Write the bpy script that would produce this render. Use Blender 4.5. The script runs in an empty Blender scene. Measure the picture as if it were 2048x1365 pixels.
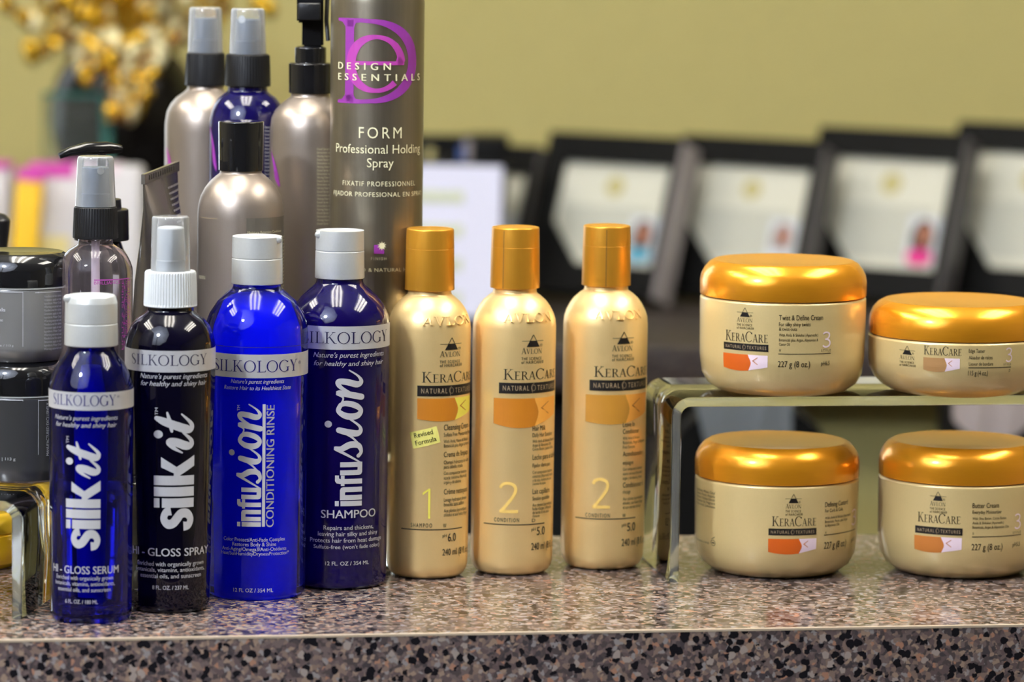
import bpy, bmesh, math, random
from mathutils import Vector, Matrix
random.seed(7)
SC = bpy.context.scene
COL = SC.collection

# ------------------------------------------------------------------ camera
W, H, FPX = 2048, 1365, 8500.0
PITCH, ROLL, CAMH = math.radians(6.5), math.radians(0.72), 0.4176
CAM_R = Matrix.Rotation(math.radians(90) - PITCH, 4, 'X') @ Matrix.Rotation(ROLL, 4, 'Z')
CAM_M = Matrix.Translation((0, 0, CAMH)) @ CAM_R
cd = bpy.data.cameras.new('camera')
cam = bpy.data.objects.new('camera', cd)
COL.objects.link(cam)
cam.matrix_world = CAM_M
cd.sensor_width = 36.0
cd.lens = FPX / W * 36.0
cd.clip_start = 0.05
cd.dof.use_dof = True
cd.dof.focus_distance = 2.40
cd.dof.aperture_fstop = 5.8
cd.dof.aperture_blades = 9
SC.camera = cam

# ------------------------------------------------------------------ world, view
wd = bpy.data.worlds.new('world')
SC.world = wd
wd.use_nodes = True
wd.node_tree.nodes['Background'].inputs[0].default_value = (0.9, 0.93, 1.0, 1)
wd.node_tree.nodes['Background'].inputs[1].default_value = 0.3
SC.view_settings.view_transform = 'Standard'
SC.view_settings.look = 'None'
SC.view_settings.exposure = 0.36
SC.view_settings.gamma = 1.0
SC.view_settings.use_curve_mapping = False

TUBE_POWER = 12.5       # fluorescent tubes of the ceiling troffers
BULB_POWER = 170.0      # studio umbrella bulb

# ------------------------------------------------------------------ pixel <-> world
CAM_C = Vector((0, 0, CAMH))
R3 = CAM_R.to_3x3()
R3I = R3.transposed()


def ray(px, py):
    return R3 @ Vector(((px - W / 2) / FPX, -(py - H / 2) / FPX, -1.0))


def ground(px, py, z=0.0):
    d = ray(px, py)
    return CAM_C + d * ((z - CAMH) / d.z)


def at_y(px, py, Y):
    d = ray(px, py)
    return CAM_C + d * (Y / d.y)


def depth(P):
    return -(R3I @ (Vector(P) - CAM_C)).z


def height_for(X, Y, py):
    v0 = R3I @ (Vector((X, Y, 0)) - CAM_C)
    vz = R3I @ Vector((0, 0, 1))
    k = -(py - H / 2) / FPX
    return (-k * v0.z - v0.y) / (vz.y + k * vz.z)


# ------------------------------------------------------------------ materials
def mat(name, base, rough=0.5, metal=0.0, **kw):
    m = bpy.data.materials.new(name)
    m.use_nodes = True
    b = m.node_tree.nodes['Principled BSDF']
    b.inputs['Base Color'].default_value = (*base, 1)
    b.inputs['Roughness'].default_value = rough
    b.inputs['Metallic'].default_value = metal
    names = dict(coat='Coat Weight', coat_rough='Coat Roughness', trans='Transmission Weight', ior='IOR',
                 sss='Subsurface Weight', spec='Specular IOR Level', emit='Emission Strength', sheen='Sheen Weight')
    for k, v in kw.items():
        b.inputs[names[k]].default_value = v
    if 'emit' in kw:
        b.inputs['Emission Color'].default_value = (*base, 1)
    return m


def grain(m, scale, amount, stretch=(1, 1, 1), bump=0.0):
    """fine procedural variation of colour (and relief) on a principled material"""
    nt = m.node_tree
    b = nt.nodes['Principled BSDF']
    tc = nt.nodes.new('ShaderNodeTexCoord')
    mp = nt.nodes.new('ShaderNodeMapping')
    mp.inputs['Scale'].default_value = stretch
    nz = nt.nodes.new('ShaderNodeTexNoise')
    nz.inputs['Scale'].default_value = scale
    nz.inputs['Detail'].default_value = 4
    nt.links.new(tc.outputs['Object'], mp.inputs[0])
    nt.links.new(mp.outputs[0], nz.inputs['Vector'])
    mx = nt.nodes.new('ShaderNodeMix')
    mx.data_type = 'RGBA'
    c = b.inputs['Base Color'].default_value
    mx.inputs['A'].default_value = [v * (1 - amount) for v in c[:3]] + [1]
    mx.inputs['B'].default_value = [min(1, v * (1 + amount)) for v in c[:3]] + [1]
    nt.links.new(nz.outputs['Fac'], mx.inputs['Factor'])
    nt.links.new(mx.outputs['Result'], b.inputs['Base Color'])
    if bump:
        bp = nt.nodes.new('ShaderNodeBump')
        bp.inputs['Strength'].default_value = bump
        bp.inputs['Distance'].default_value = 0.001
        nt.links.new(nz.outputs['Fac'], bp.inputs['Height'])
        nt.links.new(bp.outputs[0], b.inputs['Normal'])
    return m


def thin_clear(name, tint, gloss, rough=0.08, body=(0.8, 0.82, 0.85), cloud=0.1):
    """thin clear plastic: mostly see-through, a little cloudy, with a glossy skin"""
    m = bpy.data.materials.new(name)
    m.use_nodes = True
    nt = m.node_tree
    out = nt.nodes['Material Output']
    b = nt.nodes['Principled BSDF']
    b.inputs['Base Color'].default_value = (*body, 1)
    b.inputs['Roughness'].default_value = rough
    tr = nt.nodes.new('ShaderNodeBsdfTransparent')
    tr.inputs[0].default_value = (*tint, 1)
    mx = nt.nodes.new('ShaderNodeMixShader')
    mx.inputs[0].default_value = cloud
    gl = nt.nodes.new('ShaderNodeBsdfGlossy')
    gl.inputs['Roughness'].default_value = rough
    fr = nt.nodes.new('ShaderNodeFresnel')
    fr.inputs[0].default_value = gloss
    mx2 = nt.nodes.new('ShaderNodeMixShader')
    lw = nt.nodes.new('ShaderNodeLayerWeight')
    lw.inputs[0].default_value = .35
    mr = nt.nodes.new('ShaderNodeMapRange')
    mr.inputs['To Min'].default_value = cloud
    mr.inputs['To Max'].default_value = min(1, cloud * 4.5)
    nt.links.new(lw.outputs['Facing'], mr.inputs['Value'])
    nt.links.new(mr.outputs[0], mx.inputs[0])
    nt.links.new(tr.outputs[0], mx.inputs[1])
    nt.links.new(b.outputs[0], mx.inputs[2])
    nt.links.new(fr.outputs[0], mx2.inputs[0])
    nt.links.new(mx.outputs[0], mx2.inputs[1])
    nt.links.new(gl.outputs[0], mx2.inputs[2])
    nt.links.new(mx2.outputs[0], out.inputs[0])
    return m


def granite(name, rough=0.16, bright=1.0):
    m = bpy.data.materials.new(name)
    m.use_nodes = True
    nt = m.node_tree
    N, L = nt.nodes, nt.links
    b = N['Principled BSDF']
    tc = N.new('ShaderNodeTexCoord')
    nz = N.new('ShaderNodeTexNoise')
    nz.inputs['Scale'].default_value = 260
    nz.inputs['Detail'].default_value = 2
    L.new(tc.outputs['Object'], nz.inputs['Vector'])
    vm = N.new('ShaderNodeVectorMath'); vm.operation = 'SCALE'
    vm.inputs['Scale'].default_value = 0.0042
    L.new(nz.outputs['Color'], vm.inputs[0])
    va = N.new('ShaderNodeVectorMath'); va.operation = 'ADD'
    L.new(tc.outputs['Object'], va.inputs[0]); L.new(vm.outputs[0], va.inputs[1])

    def vor(scale):
        v = N.new('ShaderNodeTexVoronoi')
        v.inputs['Scale'].default_value = scale
        L.new(va.outputs[0], v.inputs['Vector'])
        sp = N.new('ShaderNodeSeparateColor')
        L.new(v.outputs['Color'], sp.inputs[0])
        return v, sp

    def ramp(sock, stops):
        r = N.new('ShaderNodeValToRGB')
        r.color_ramp.interpolation = 'CONSTANT'
        e = r.color_ramp.elements
        while len(e) < len(stops):
            e.new(0.5)
        for el, (p, c) in zip(e, stops):
            el.position = p
            el.color = (*[k * bright for k in c], 1)
        L.new(sock, r.inputs[0])
        return r
    v1, s1 = vor(430)
    base = ramp(s1.outputs[0], [(0, (.17, .125, .12)), (.2, (.30, .21, .17)), (.36, (.115, .09, .09)), (.52, (.22, .165, .15)),
                                (.66, (.42, .30, .22)), (.76, (.09, .075, .08)), (.86, (.36, .33, .32)), (.95, (.50, .26, .17))])
    v2, s2 = vor(225)
    lt = N.new('ShaderNodeMath'); lt.operation = 'LESS_THAN'; lt.inputs[1].default_value = 0.36
    L.new(s2.outputs[1], lt.inputs[0])
    dl = N.new('ShaderNodeMath'); dl.operation = 'LESS_THAN'; dl.inputs[1].default_value = 0.52
    L.new(v2.outputs['Distance'], dl.inputs[0])
    ml = N.new('ShaderNodeMath'); ml.operation = 'MULTIPLY'
    L.new(lt.outputs[0], ml.inputs[0]); L.new(dl.outputs[0], ml.inputs[1])
    mx = N.new('ShaderNodeMix'); mx.data_type = 'RGBA'
    mx.inputs['B'].default_value = (.012, .011, .014, 1)
    L.new(ml.outputs[0], mx.inputs['Factor']); L.new(base.outputs[0], mx.inputs['A'])
    gt = N.new('ShaderNodeMath'); gt.operation = 'GREATER_THAN'; gt.inputs[1].default_value = 0.90
    L.new(s2.outputs[1], gt.inputs[0])
    ml2 = N.new('ShaderNodeMath'); ml2.operation = 'MULTIPLY'
    L.new(gt.outputs[0], ml2.inputs[0]); L.new(dl.outputs[0], ml2.inputs[1])
    mx2 = N.new('ShaderNodeMix'); mx2.data_type = 'RGBA'
    mx2.inputs['B'].default_value = (.46 * bright, .38 * bright, .33 * bright, 1)
    L.new(ml2.outputs[0], mx2.inputs['Factor']); L.new(mx.outputs['Result'], mx2.inputs['A'])
    L.new(mx2.outputs['Result'], b.inputs['Base Color'])
    b.inputs['Roughness'].default_value = rough
    b.inputs['Specular IOR Level'].default_value = .36
    return m


M = {}
M['granite'] = granite('granite_laminate', 0.17, 0.80)
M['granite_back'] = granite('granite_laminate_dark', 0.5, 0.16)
M['seam'] = mat('laminate_seam', (.55, .45, .33), .35)
M['wall'] = grain(mat('olive_wall_paint', (.50, .44, .165), .7), 60, .05, bump=.05)
M['wall_side'] = mat('dim_wall_paint', (.38, .34, .22), .8)
M['ceiling'] = mat('ceiling_tile', (.55, .54, .50), .9)
M['floor'] = grain(mat('dark_floor', (.10, .08, .065), .5), 20, .3)
M['black_lac'] = mat('black_lacquer', (.005, .005, .005), .5, spec=.12)
M['black_plastic'] = mat('black_plastic', (.012, .012, .013), .28)
M['black_gloss'] = mat('black_gloss_plastic', (.008, .008, .009), .08, coat=.5)
M['black_matte'] = mat('black_ribbed_plastic', (.008, .008, .009), .40, spec=.35)
M['silver'] = grain(mat('pearl_silver_plastic', (.60, .62, .61), .36, .35), 900, .05)
M['white_plastic'] = mat('white_plastic', (.66, .69, .70), .35)
M['overcap'] = thin_clear('clear_overcap', (.95, .96, .98), 1.5, .07, (.9, .93, .95), .16)
M['smoke'] = mat('smoke_actuator', (.085, .12, .17), .25)
M['navy'] = mat('blue_black_bottle', (.002, .0016, .008), .05, spec=.5)
M['cobalt_deep'] = mat('deep_cobalt_plastic', (.005, .006, .40), .05, trans=.96, ior=1.42)
M['navy_blue'] = mat('dark_violet_blue_plastic', (.004, .0015, .055), .05, spec=.55)
M['cobalt'] = mat('bright_cobalt_plastic', (.015, .025, .97), .04, trans=.97, ior=1.40)
M['cream_core'] = mat('blue_cream', (.10, .16, .98), .6)
M['gold_body'] = grain(mat('pearl_gold_plastic', (.96, .70, .31), .35, .50), 1200, .03)
M['gold_cap'] = grain(mat('satin_gold_cap', (.72, .34, .03), .33, .55), 700, .05, (1, 1, .1))
M['jar_gold'] = grain(mat('pearl_gold_jar', (.74, .58, .27), .36, .25, coat=.7, coat_rough=.05), 900, .03)
M['jar_lid'] = grain(mat('gold_jar_lid', (.92, .38, .018), .24, .60, coat=.3, coat_rough=.08), 300, .08, (.3, .3, 6))
M['pearl'] = grain(mat('pearl_taupe_plastic', (.37, .31, .26), .37, .75), 1000, .04)
M['can'] = grain(mat('brushed_taupe_can', (.30, .26, .195), .32, .85), 500, .12, (1, 1, .02))
M['tube'] = mat('taupe_tube', (.15, .135, .12), .25, .4, coat=.3)
M['i_grey'] = mat('grey_ink', (.34, .32, .33), .5)
M['blue_clear'] = mat('dark_blue_clear_bottle', (.005, .003, .055), .05, spec=.6)
M['clear_pink'] = mat('clear_pink_tinted_bottle', (.92, .80, .86), .03, trans=.96, ior=1.38)
M['clear_dip'] = mat('clear_dip_tube', (.85, .80, .88), .2)
M['jar_dark'] = mat('dark_grey_jar', (.045, .045, .045), .16, coat=.6)
M['jar_grey'] = mat('smoky_jar_label', (.22, .215, .205), .22, .2, coat=.5)
M['jar_yellow'] = mat('amber_gold_jar', (1.0, .60, .008), .25, .0, coat=.5)
M['acrylic'] = mat('clear_acrylic', (.985, 1.0, .985), .01, trans=1.0, ior=1.47)
M['frost_edge'] = mat('sawn_acrylic_edge', (.88, .92, .86), .10, trans=.86, ior=1.47)
M['glass_pane'] = thin_clear('grey_green_glass', (.84, .88, .85), 1.3, .03, (.3, .34, .32), .10)
M['glass_edge'] = mat('teal_glass_edge', (.03, .12, .095), .25)
M['gold_bead'] = mat('gold_foil_petal', (.60, .36, .02), .20, .75)
M['amber_bead'] = mat('dark_amber_bead', (.20, .10, .012), .15, .4)
M['clear_bead'] = mat('champagne_bead', (.66, .60, .34), .10, .4)
M['paper'] = mat('white_paper', (.68, .70, .88), .8)
M['paper_cream'] = mat('certificate_paper', (.66, .66, .56), .8)
M['paper_grey'] = mat('certificate_tint', (.52, .53, .46), .8)
M['seal'] = mat('gold_seal', (.50, .45, .20), .7)
M['table_green'] = mat('printed_table_cell', (.55, .60, .45), .8)
M['pink'] = mat('magenta_card', (.62, .06, .42), .6)
M['yellow'] = mat('yellow_card', (.90, .55, .02), .6)
M['green'] = mat('green_card', (.16, .45, .03), .6)
M['white_card'] = mat('white_card', (.66, .65, .68), .6)
M['cream_card'] = mat('cream_card', (.80, .70, .32), .6)
M['photo_bg'] = mat('portrait_background', (.62, .66, .72), .7)
M['skin'] = mat('portrait_skin', (.40, .16, .09), .7)
M['hair'] = mat('portrait_hair', (.03, .015, .012), .7)
M['pinktop'] = mat('portrait_pink_top', (.70, .03, .25), .7)
M['bluetop'] = mat('portrait_blue_top', (.10, .35, .50), .7)
M['slat'] = mat('grey_frame_side', (.30, .27, .27), .5)
M['slat_dark'] = mat('dark_frame_side', (.06, .055, .058), .45)
M['blue_item'] = mat('blue_pen_barrel', (.03, .08, .30), .4)
M['towel_grey'] = mat('grey_blue_cloth', (.24, .27, .30), .9)
M['towel_white'] = mat('pale_cloth', (.62, .55, .56), .9)
M['dark_wood'] = grain(mat('black_brown_wood', (.018, .014, .013), .5), 30, .3)
# inks
M['i_silver'] = mat('silver_ink', (.62, .62, .64), .4, .15)
M['i_band'] = mat('silver_band_ink', (.56, .56, .57), .38, .25)
M['i_blue'] = mat('blue_ink', (.012, .01, .16), .5)
M['i_navy'] = mat('navy_ink', (.012, .01, .06), .5)
M['i_white'] = mat('white_ink', (.80, .78, .72), .5)
M['i_cream'] = mat('cream_ink', (.85, .80, .52), .5)
M['i_black'] = mat('black_ink', (.010, .008, .007), .4)
M['i_tan'] = mat('tan_ink', (.45, .34, .20), .5)
M['i_purple'] = mat('purple_ink', (.28, .035, .32), .45)
M['i_magenta'] = mat('magenta_ink', (.44, .05, .36), .45)
M['i_swoosh1'] = mat('orange_brown_ink', (.60, .21, .012), .45)
M['i_swoosh3'] = mat('ochre_ink', (.58, .27, .03), .45)
M['i_orange'] = mat('burnt_orange_ink', (.68, .12, .006), .45)
M['i_brown'] = mat('light_brown_ink', (.44, .24, .09), .45)
M['i_brown2'] = mat('copper_ink', (.56, .19, .03), .45)
M['i_brown3'] = mat('dark_gold_seam', (.22, .09, .01), .5)
M['i_yellow'] = mat('yellow_ink', (1.0, .90, .12), .5)
M['i_peach'] = mat('peach_ink', (1.0, .46, .07), .5)
M['i_pinkw'] = mat('pale_pink_ink', (.90, .74, .84), .5)
M['i_two'] = mat('amber_ink', (1.0, .68, .17), .5)
M['sticker'] = mat('yellow_sticker', (.92, .85, .22), .5)
M['tube_lamp'] = mat('fluorescent_tube', (1, .95, .87), .5, emit=TUBE_POWER)
M['bulb'] = mat('studio_bulb', (.85, .92, 1.0), .5, emit=BULB_POWER)
M['umbrella'] = mat('umbrella_fabric', (.78, .82, .95), .7)
M['housing'] = mat('troffer_housing', (.7, .7, .68), .6)


# ------------------------------------------------------------------ object helpers
def link(name, me, m=None, parent=None, loc=None):
    o = bpy.data.objects.new(name, me)
    COL.objects.link(o)
    if m:
        me.materials.append(m)
    if parent:
        o.parent = parent
    if loc is not None:
        o.location = loc
    return o


def from_bm(name, bm, m=None, parent=None, loc=None, sharp=35, recalc=True):
    if recalc:
        bmesh.ops.recalc_face_normals(bm, faces=bm.faces)
    for f in bm.faces:
        f.smooth = True
    me = bpy.data.meshes.new(name)
    bm.to_mesh(me)
    bm.free()
    me.set_sharp_from_angle(angle=math.radians(sharp))
    return link(name, me, m, parent, loc)


def tag(o, label, cat, group=None, kind=None):
    o['label'] = label
    o['category'] = cat
    if group:
        o['group'] = group
    if kind:
        o['kind'] = kind
    return o


def empty(name, loc, label, cat, group=None, rz=0.0):
    o = bpy.data.objects.new(name, None)
    o.empty_display_size = 0.02
    COL.objects.link(o)
    o.location = loc
    o.rotation_euler = (0, 0, rz)
    return tag(o, label, cat, group)


def bm_box(bm, x0, x1, y0, y1, z0, z1, mtx=None):
    vs = [bm.verts.new((x, y, z)) for z in (z0, z1) for x, y in ((x0, y0), (x1, y0), (x1, y1), (x0, y1))]
    for f in ((3, 2, 1, 0), (4, 5, 6, 7), (0, 1, 5, 4), (1, 2, 6, 5), (2, 3, 7, 6), (3, 0, 4, 7)):
        bm.faces.new([vs[i] for i in f])
    if mtx:
        bmesh.ops.transform(bm, matrix=mtx, verts=vs)
    return vs


def box(name, m, parent, x0, x1, y0, y1, z0, z1, bevel=0.0, loc=None, mtx=None):
    bm = bmesh.new()
    bm_box(bm, x0, x1, y0, y1, z0, z1, mtx)
    if bevel:
        bmesh.ops.bevel(bm, geom=bm.edges[:], offset=bevel, segments=3, affect='EDGES', profile=.5)
    return from_bm(name, bm, m, parent, loc, sharp=50)


def structure(o):
    o['kind'] = 'structure'
    return o


def prism(bm, poly, z0, z1):
    lo = [bm.verts.new((x, y, z0)) for x, y in poly]
    hi = [bm.verts.new((x, y, z1)) for x, y in poly]
    n = len(poly)
    bm.faces.new(lo[::-1])
    bm.faces.new(hi)
    for i in range(n):
        j = (i + 1) % n
        bm.faces.new((lo[i], lo[j], hi[j], hi[i]))


def fillet(pts):
    """pts: (r, z, radius) -> polyline with rounded corners"""
    out = []
    n = len(pts)
    for i, (r, z, f) in enumerate(pts):
        p = Vector((r, z))
        if f <= 0 or i in (0, n - 1):
            out.append((r, z))
            continue
        a, b = Vector(pts[i - 1][:2]) - p, Vector(pts[i + 1][:2]) - p
        la, lb = a.length, b.length
        if la < 1e-7 or lb < 1e-7:
            out.append((r, z)); continue
        d = min(f, la * .49, lb * .49)
        pa, pb = p + a * (d / la), p + b * (d / lb)
        for k in range(7):
            t = k / 6
            q = pa * (1 - t) ** 2 + p * 2 * t * (1 - t) + pb * t * t
            out.append((q.x, q.y))
    return out


def spline(pts, n=4):
    """Catmull-Rom through tuples of any size"""
    res = []
    P = [pts[0]] + list(pts) + [pts[-1]]
    for i in range(1, len(P) - 2):
        for k in range(n):
            t = k / n
            q = []
            for a, b, c, d in zip(P[i - 1], P[i], P[i + 1], P[i + 2]):
                q.append(.5 * (2 * b + (c - a) * t + (2 * a - 5 * b + 4 * c - d) * t * t + (3 * b - a - 3 * c + d) * t ** 3))
            res.append(tuple(q))
    res.append(tuple(pts[-1]))
    return res


def lathe_bm(prof, seg=64, ribs=0, rib_depth=0.0, rib_range=None):
    bm = bmesh.new()
    if ribs:
        seg = ribs * 4
    rings = []
    for r, z in prof:
        if r < 1e-6:
            rings.append([bm.verts.new((0, 0, z))])
            continue
        ring = []
        for k in range(seg):
            rr = r
            if ribs and rib_range[0] <= z <= rib_range[1] and (k % 4) in (2, 3):
                rr = r - rib_depth
            a = 2 * math.pi * k / seg
            ring.append(bm.verts.new((rr * math.sin(a), -rr * math.cos(a), z)))
        rings.append(ring)
    for A, B in zip(rings, rings[1:]):
        if len(A) == 1 and len(B) == 1:
            continue
        for k in range(seg):
            j = (k + 1) % seg
            if len(A) == 1:
                bm.faces.new((A[0], B[j], B[k]))
            elif len(B) == 1:
                bm.faces.new((A[k], A[j], B[0]))
            else:
                bm.faces.new((A[k], A[j], B[j], B[k]))
    for ring in (rings[0], rings[-1]):
        if len(ring) > 1 and prof[0] != prof[-1]:
            bm.faces.new(ring)
    return bm


def tube_along(bm, pts, rad, seg=12):
    pts = [Vector(p) for p in pts]
    rings = []
    for i, p in enumerate(pts):
        t = (pts[min(i + 1, len(pts) - 1)] - pts[max(i - 1, 0)]).normalized()
        u = t.cross(Vector((0, 0, 1)) if abs(t.z) < .9 else Vector((1, 0, 0))).normalized()
        v = t.cross(u)
        r = rad[i] if isinstance(rad, (list, tuple)) else rad
        rings.append([bm.verts.new(p + u * r * math.cos(2 * math.pi * k / seg) + v * r * math.sin(2 * math.pi * k / seg)) for k in range(seg)])
    for A, B in zip(rings, rings[1:]):
        for k in range(seg):
            bm.faces.new((A[k], A[(k + 1) % seg], B[(k + 1) % seg], B[k]))
    bm.faces.new(rings[0]); bm.faces.new(rings[-1])


# ------------------------------------------------------------------ lettering shapes: lists of 2D verts and faces
class Shape:
    def __init__(s):
        s.v, s.f = [], []

    def poly(s, pts):
        n = len(s.v)
        s.v += [tuple(p[:2]) for p in pts]
        s.f.append(list(range(n, n + len(pts))))
        return s

    def rect(s, x0, x1, y0, y1, n=1):
        for i in range(n):
            a, b = x0 + (x1 - x0) * i / n, x0 + (x1 - x0) * (i + 1) / n
            s.poly([(a, y0), (b, y0), (b, y1), (a, y1)])
        return s

    def ribbon(s, pts):
        """pts (x, y, width)"""
        L, R = [], []
        for i, (x, y, w) in enumerate(pts):
            a, b = pts[max(i - 1, 0)], pts[min(i + 1, len(pts) - 1)]
            dx, dy = b[0] - a[0], b[1] - a[1]
            l = math.hypot(dx, dy) or 1
            nx, ny = -dy / l * w / 2, dx / l * w / 2
            L.append((x + nx, y + ny)); R.append((x - nx, y - ny))
        for i in range(len(pts) - 1):
            s.poly([R[i], R[i + 1], L[i + 1], L[i]])
        return s

    def brush(s, pts, n=6):
        q = spline(pts, n)
        s.ribbon(q)
        for x, y, w in (q[0], q[-1]):
            s.disc(x, y, w / 2, w / 2, 10)
        return s

    def disc(s, x, y, rx, ry, n=24, rot=0):
        c, d = math.cos(rot), math.sin(rot)
        pts = []
        for k in range(n):
            a = 2 * math.pi * k / n
            u, v = rx * math.cos(a), ry * math.sin(a)
            pts.append((x + u * c - v * d, y + u * d + v * c))
        return s.poly(pts)

    def ring(s, x, y, rx, ry, w, a0=0, a1=360, n=28):
        """w: number or function of the angle"""
        pts = []
        for k in range(n + 1):
            a = math.radians(a0 + (a1 - a0) * k / n)
            ww = w(a) if callable(w) else w
            pts.append((x + (rx - ww / 2) * math.cos(a), y + (ry - ww / 2) * math.sin(a), ww))
        if abs(a1 - a0) >= 360:
            L = []
            for x1, y1, ww in pts:
                l = math.hypot(x1 - x, y1 - y)
                ux, uy = (x1 - x) / l, (y1 - y) / l
                L.append(((x1 - ux * ww / 2, y1 - uy * ww / 2), (x1 + ux * ww / 2, y1 + uy * ww / 2)))
            for A, B in zip(L, L[1:]):
                s.poly([A[0], A[1], B[1], B[0]])
        else:
            s.ribbon(pts)
        return s

    def add(s, o, dx=0, dy=0, sx=1, sy=1, shear=0):
        n = len(s.v)
        s.v += [(x * sx + shear * y * sy + dx, y * sy + dy) for x, y in o.v]
        s.f += [[i + n for i in f] for f in o.f]
        return s

    def bounds(s):
        xs = [p[0] for p in s.v]; ys = [p[1] for p in s.v]
        return min(xs), max(xs), min(ys), max(ys)


_font_cache = {}


def sans(text, bold=0.0, shear=0.0, space=1.0):
    """built-in sans lettering, cap height scaled to 1"""
    key = (text, bold, shear, space)
    if key in _font_cache:
        return _font_cache[key]
    c = bpy.data.curves.new('lettering', 'FONT')
    c.body = text
    c.offset = min(0.0, bold)
    c.shear = shear
    c.space_character = space
    c.resolution_u = 3
    o = bpy.data.objects.new('lettering', c)
    COL.objects.link(o)
    dg = bpy.context.evaluated_depsgraph_get()
    me = bpy.data.meshes.new_from_object(o.evaluated_get(dg))
    s = Shape()
    k = 1 / CAP
    s.v = [(v.co.x * k, v.co.y * k) for v in me.vertices]
    s.f = [list(p.vertices) for p in me.polygons]
    if bold > 0:      # heavier face: copies set slightly apart
        one, s = s, Shape()
        for q in (-1, 0, 1) if bold > .009 else (-1, 1):
            s.add(one, q * bold * 1.6, 0)
    bpy.data.objects.remove(o)
    bpy.data.curves.remove(c)
    bpy.data.meshes.remove(me)
    _font_cache[key] = s
    return s


CAP = 1.0
CAP = sans('H').bounds()[3]
_font_cache.clear()

T_, t_ = .105, .040


def _serif_glyph(ch):
    s = Shape()

    def stem(x, y0=0, y1=1, w=T_):
        s.rect(x - w / 2, x + w / 2, y0, y1)

    def ser(x, y, h=.15):
        s.rect(x - h, x + h, 0 if y == 0 else y - t_, t_ if y == 0 else y)

    def dia(x0, y0, x1, y1, w):
        dx = w * .55
        s.poly([(x0 - dx, y0), (x1 - dx, y1), (x1 + dx, y1), (x0 + dx, y0)])
    wf = lambda a: t_ + (T_ - t_) * abs(math.cos(a)) ** 1.3
    if ch == 'I':
        stem(.17); ser(.17, 0); ser(.17, 1); adv = .36
    elif ch == 'L':
        stem(.17); ser(.17, 0); ser(.17, 1); s.rect(.17, .60, 0, t_); s.poly([(.55, 0), (.62, 0), (.64, .22)]); adv = .62
    elif ch == 'K':
        stem(.17); ser(.17, 0); ser(.17, 1); dia(.22, .42, .62, 1, t_); dia(.34, .58, .70, 0, T_); ser(.62, 1, .12); ser(.74, 0, .1); adv = .80
    elif ch == 'O':
        s.ring(.43, .5, .43, .52, wf, 0, 360); adv = .86
    elif ch == 'G':
        s.ring(.43, .5, .43, .52, wf, 42, 318); stem(.74, .06, .42); ser(.74, .42, .13); s.poly([(.70, .80), (.77, .80), (.76, .98), (.72, .92)]); adv = .86
    elif ch == 'C':
        s.ring(.43, .5, .43, .52, wf, 42, 316); s.poly([(.70, .76), (.78, .76), (.77, .98), (.72, .93)]); adv = .80
    elif ch == 'S':
        s.ribbon(spline([(.47, .78, .02), (.40, .94, .04), (.27, .98, .05), (.13, .92, .07), (.08, .77, .11), (.15, .63, .135), (.31, .5, .14),
                         (.45, .37, .135), (.50, .22, .11), (.43, .07, .06), (.28, .02, .05), (.13, .07, .04), (.06, .25, .02)], 4)); adv = .56
    elif ch == 'Y':
        dia(.10, 1, .36, .46, T_); dia(.64, 1, .38, .46, t_); stem(.37, 0, .50); ser(.37, 0); ser(.10, 1, .12); ser(.64, 1, .11); adv = .72
    elif ch == 'A':
        dia(.36, 1, .08, 0, t_); dia(.36, 1, .64, 0, T_); s.rect(.17, .55, .30, .30 + t_); ser(.08, 0, .1); ser(.64, 0, .12); adv = .74
    elif ch == 'V':
        dia(.08, 1, .36, 0, T_); dia(.64, 1, .36, 0, t_); ser(.08, 1, .12); ser(.64, 1, .1); adv = .72
    elif ch == 'N':
        stem(.12, w=t_ * 1.2); stem(.70, w=t_ * 1.2); dia(.13, 1, .68, 0, T_); ser(.12, 0, .1); ser(.10, 1, .1); ser(.70, 1, .1); adv = .82
    elif ch == 'E':
        stem(.17); ser(.17, 0); ser(.17, 1)
        s.rect(.17, .56, 0, t_); s.rect(.17, .48, .5, .5 + t_); s.rect(.17, .54, 1 - t_, 1)
        s.poly([(.52, 0), (.58, 0), (.60, .2)]); s.poly([(.50, 1), (.56, 1), (.56, .82)]); adv = .62
    elif ch == 'R':
        stem(.17); ser(.17, 0); ser(.17, 1)
        s.ribbon([(.17, .98, t_), (.34, .98, t_), (.46, .93, .07), (.53, .83, .11), (.53, .70, .11), (.46, .58, .07), (.34, .52, t_), (.17, .52, t_)])
        dia(.36, .52, .66, 0, T_); ser(.70, 0, .1); adv = .74
    else:
        adv = .3
    return s, adv


_serif = {}


def serif(word, gap=.07, big='', big_scale=1.3):
    s = Shape()
    x = 0
    for ch in word:
        if ch not in _serif:
            _serif[ch] = _serif_glyph(ch)
        g, adv = _serif[ch]
        k = big_scale if ch in big else 1.0
        s.add(g, x, 0, k, k)
        x += adv * k + gap
    return s


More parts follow.
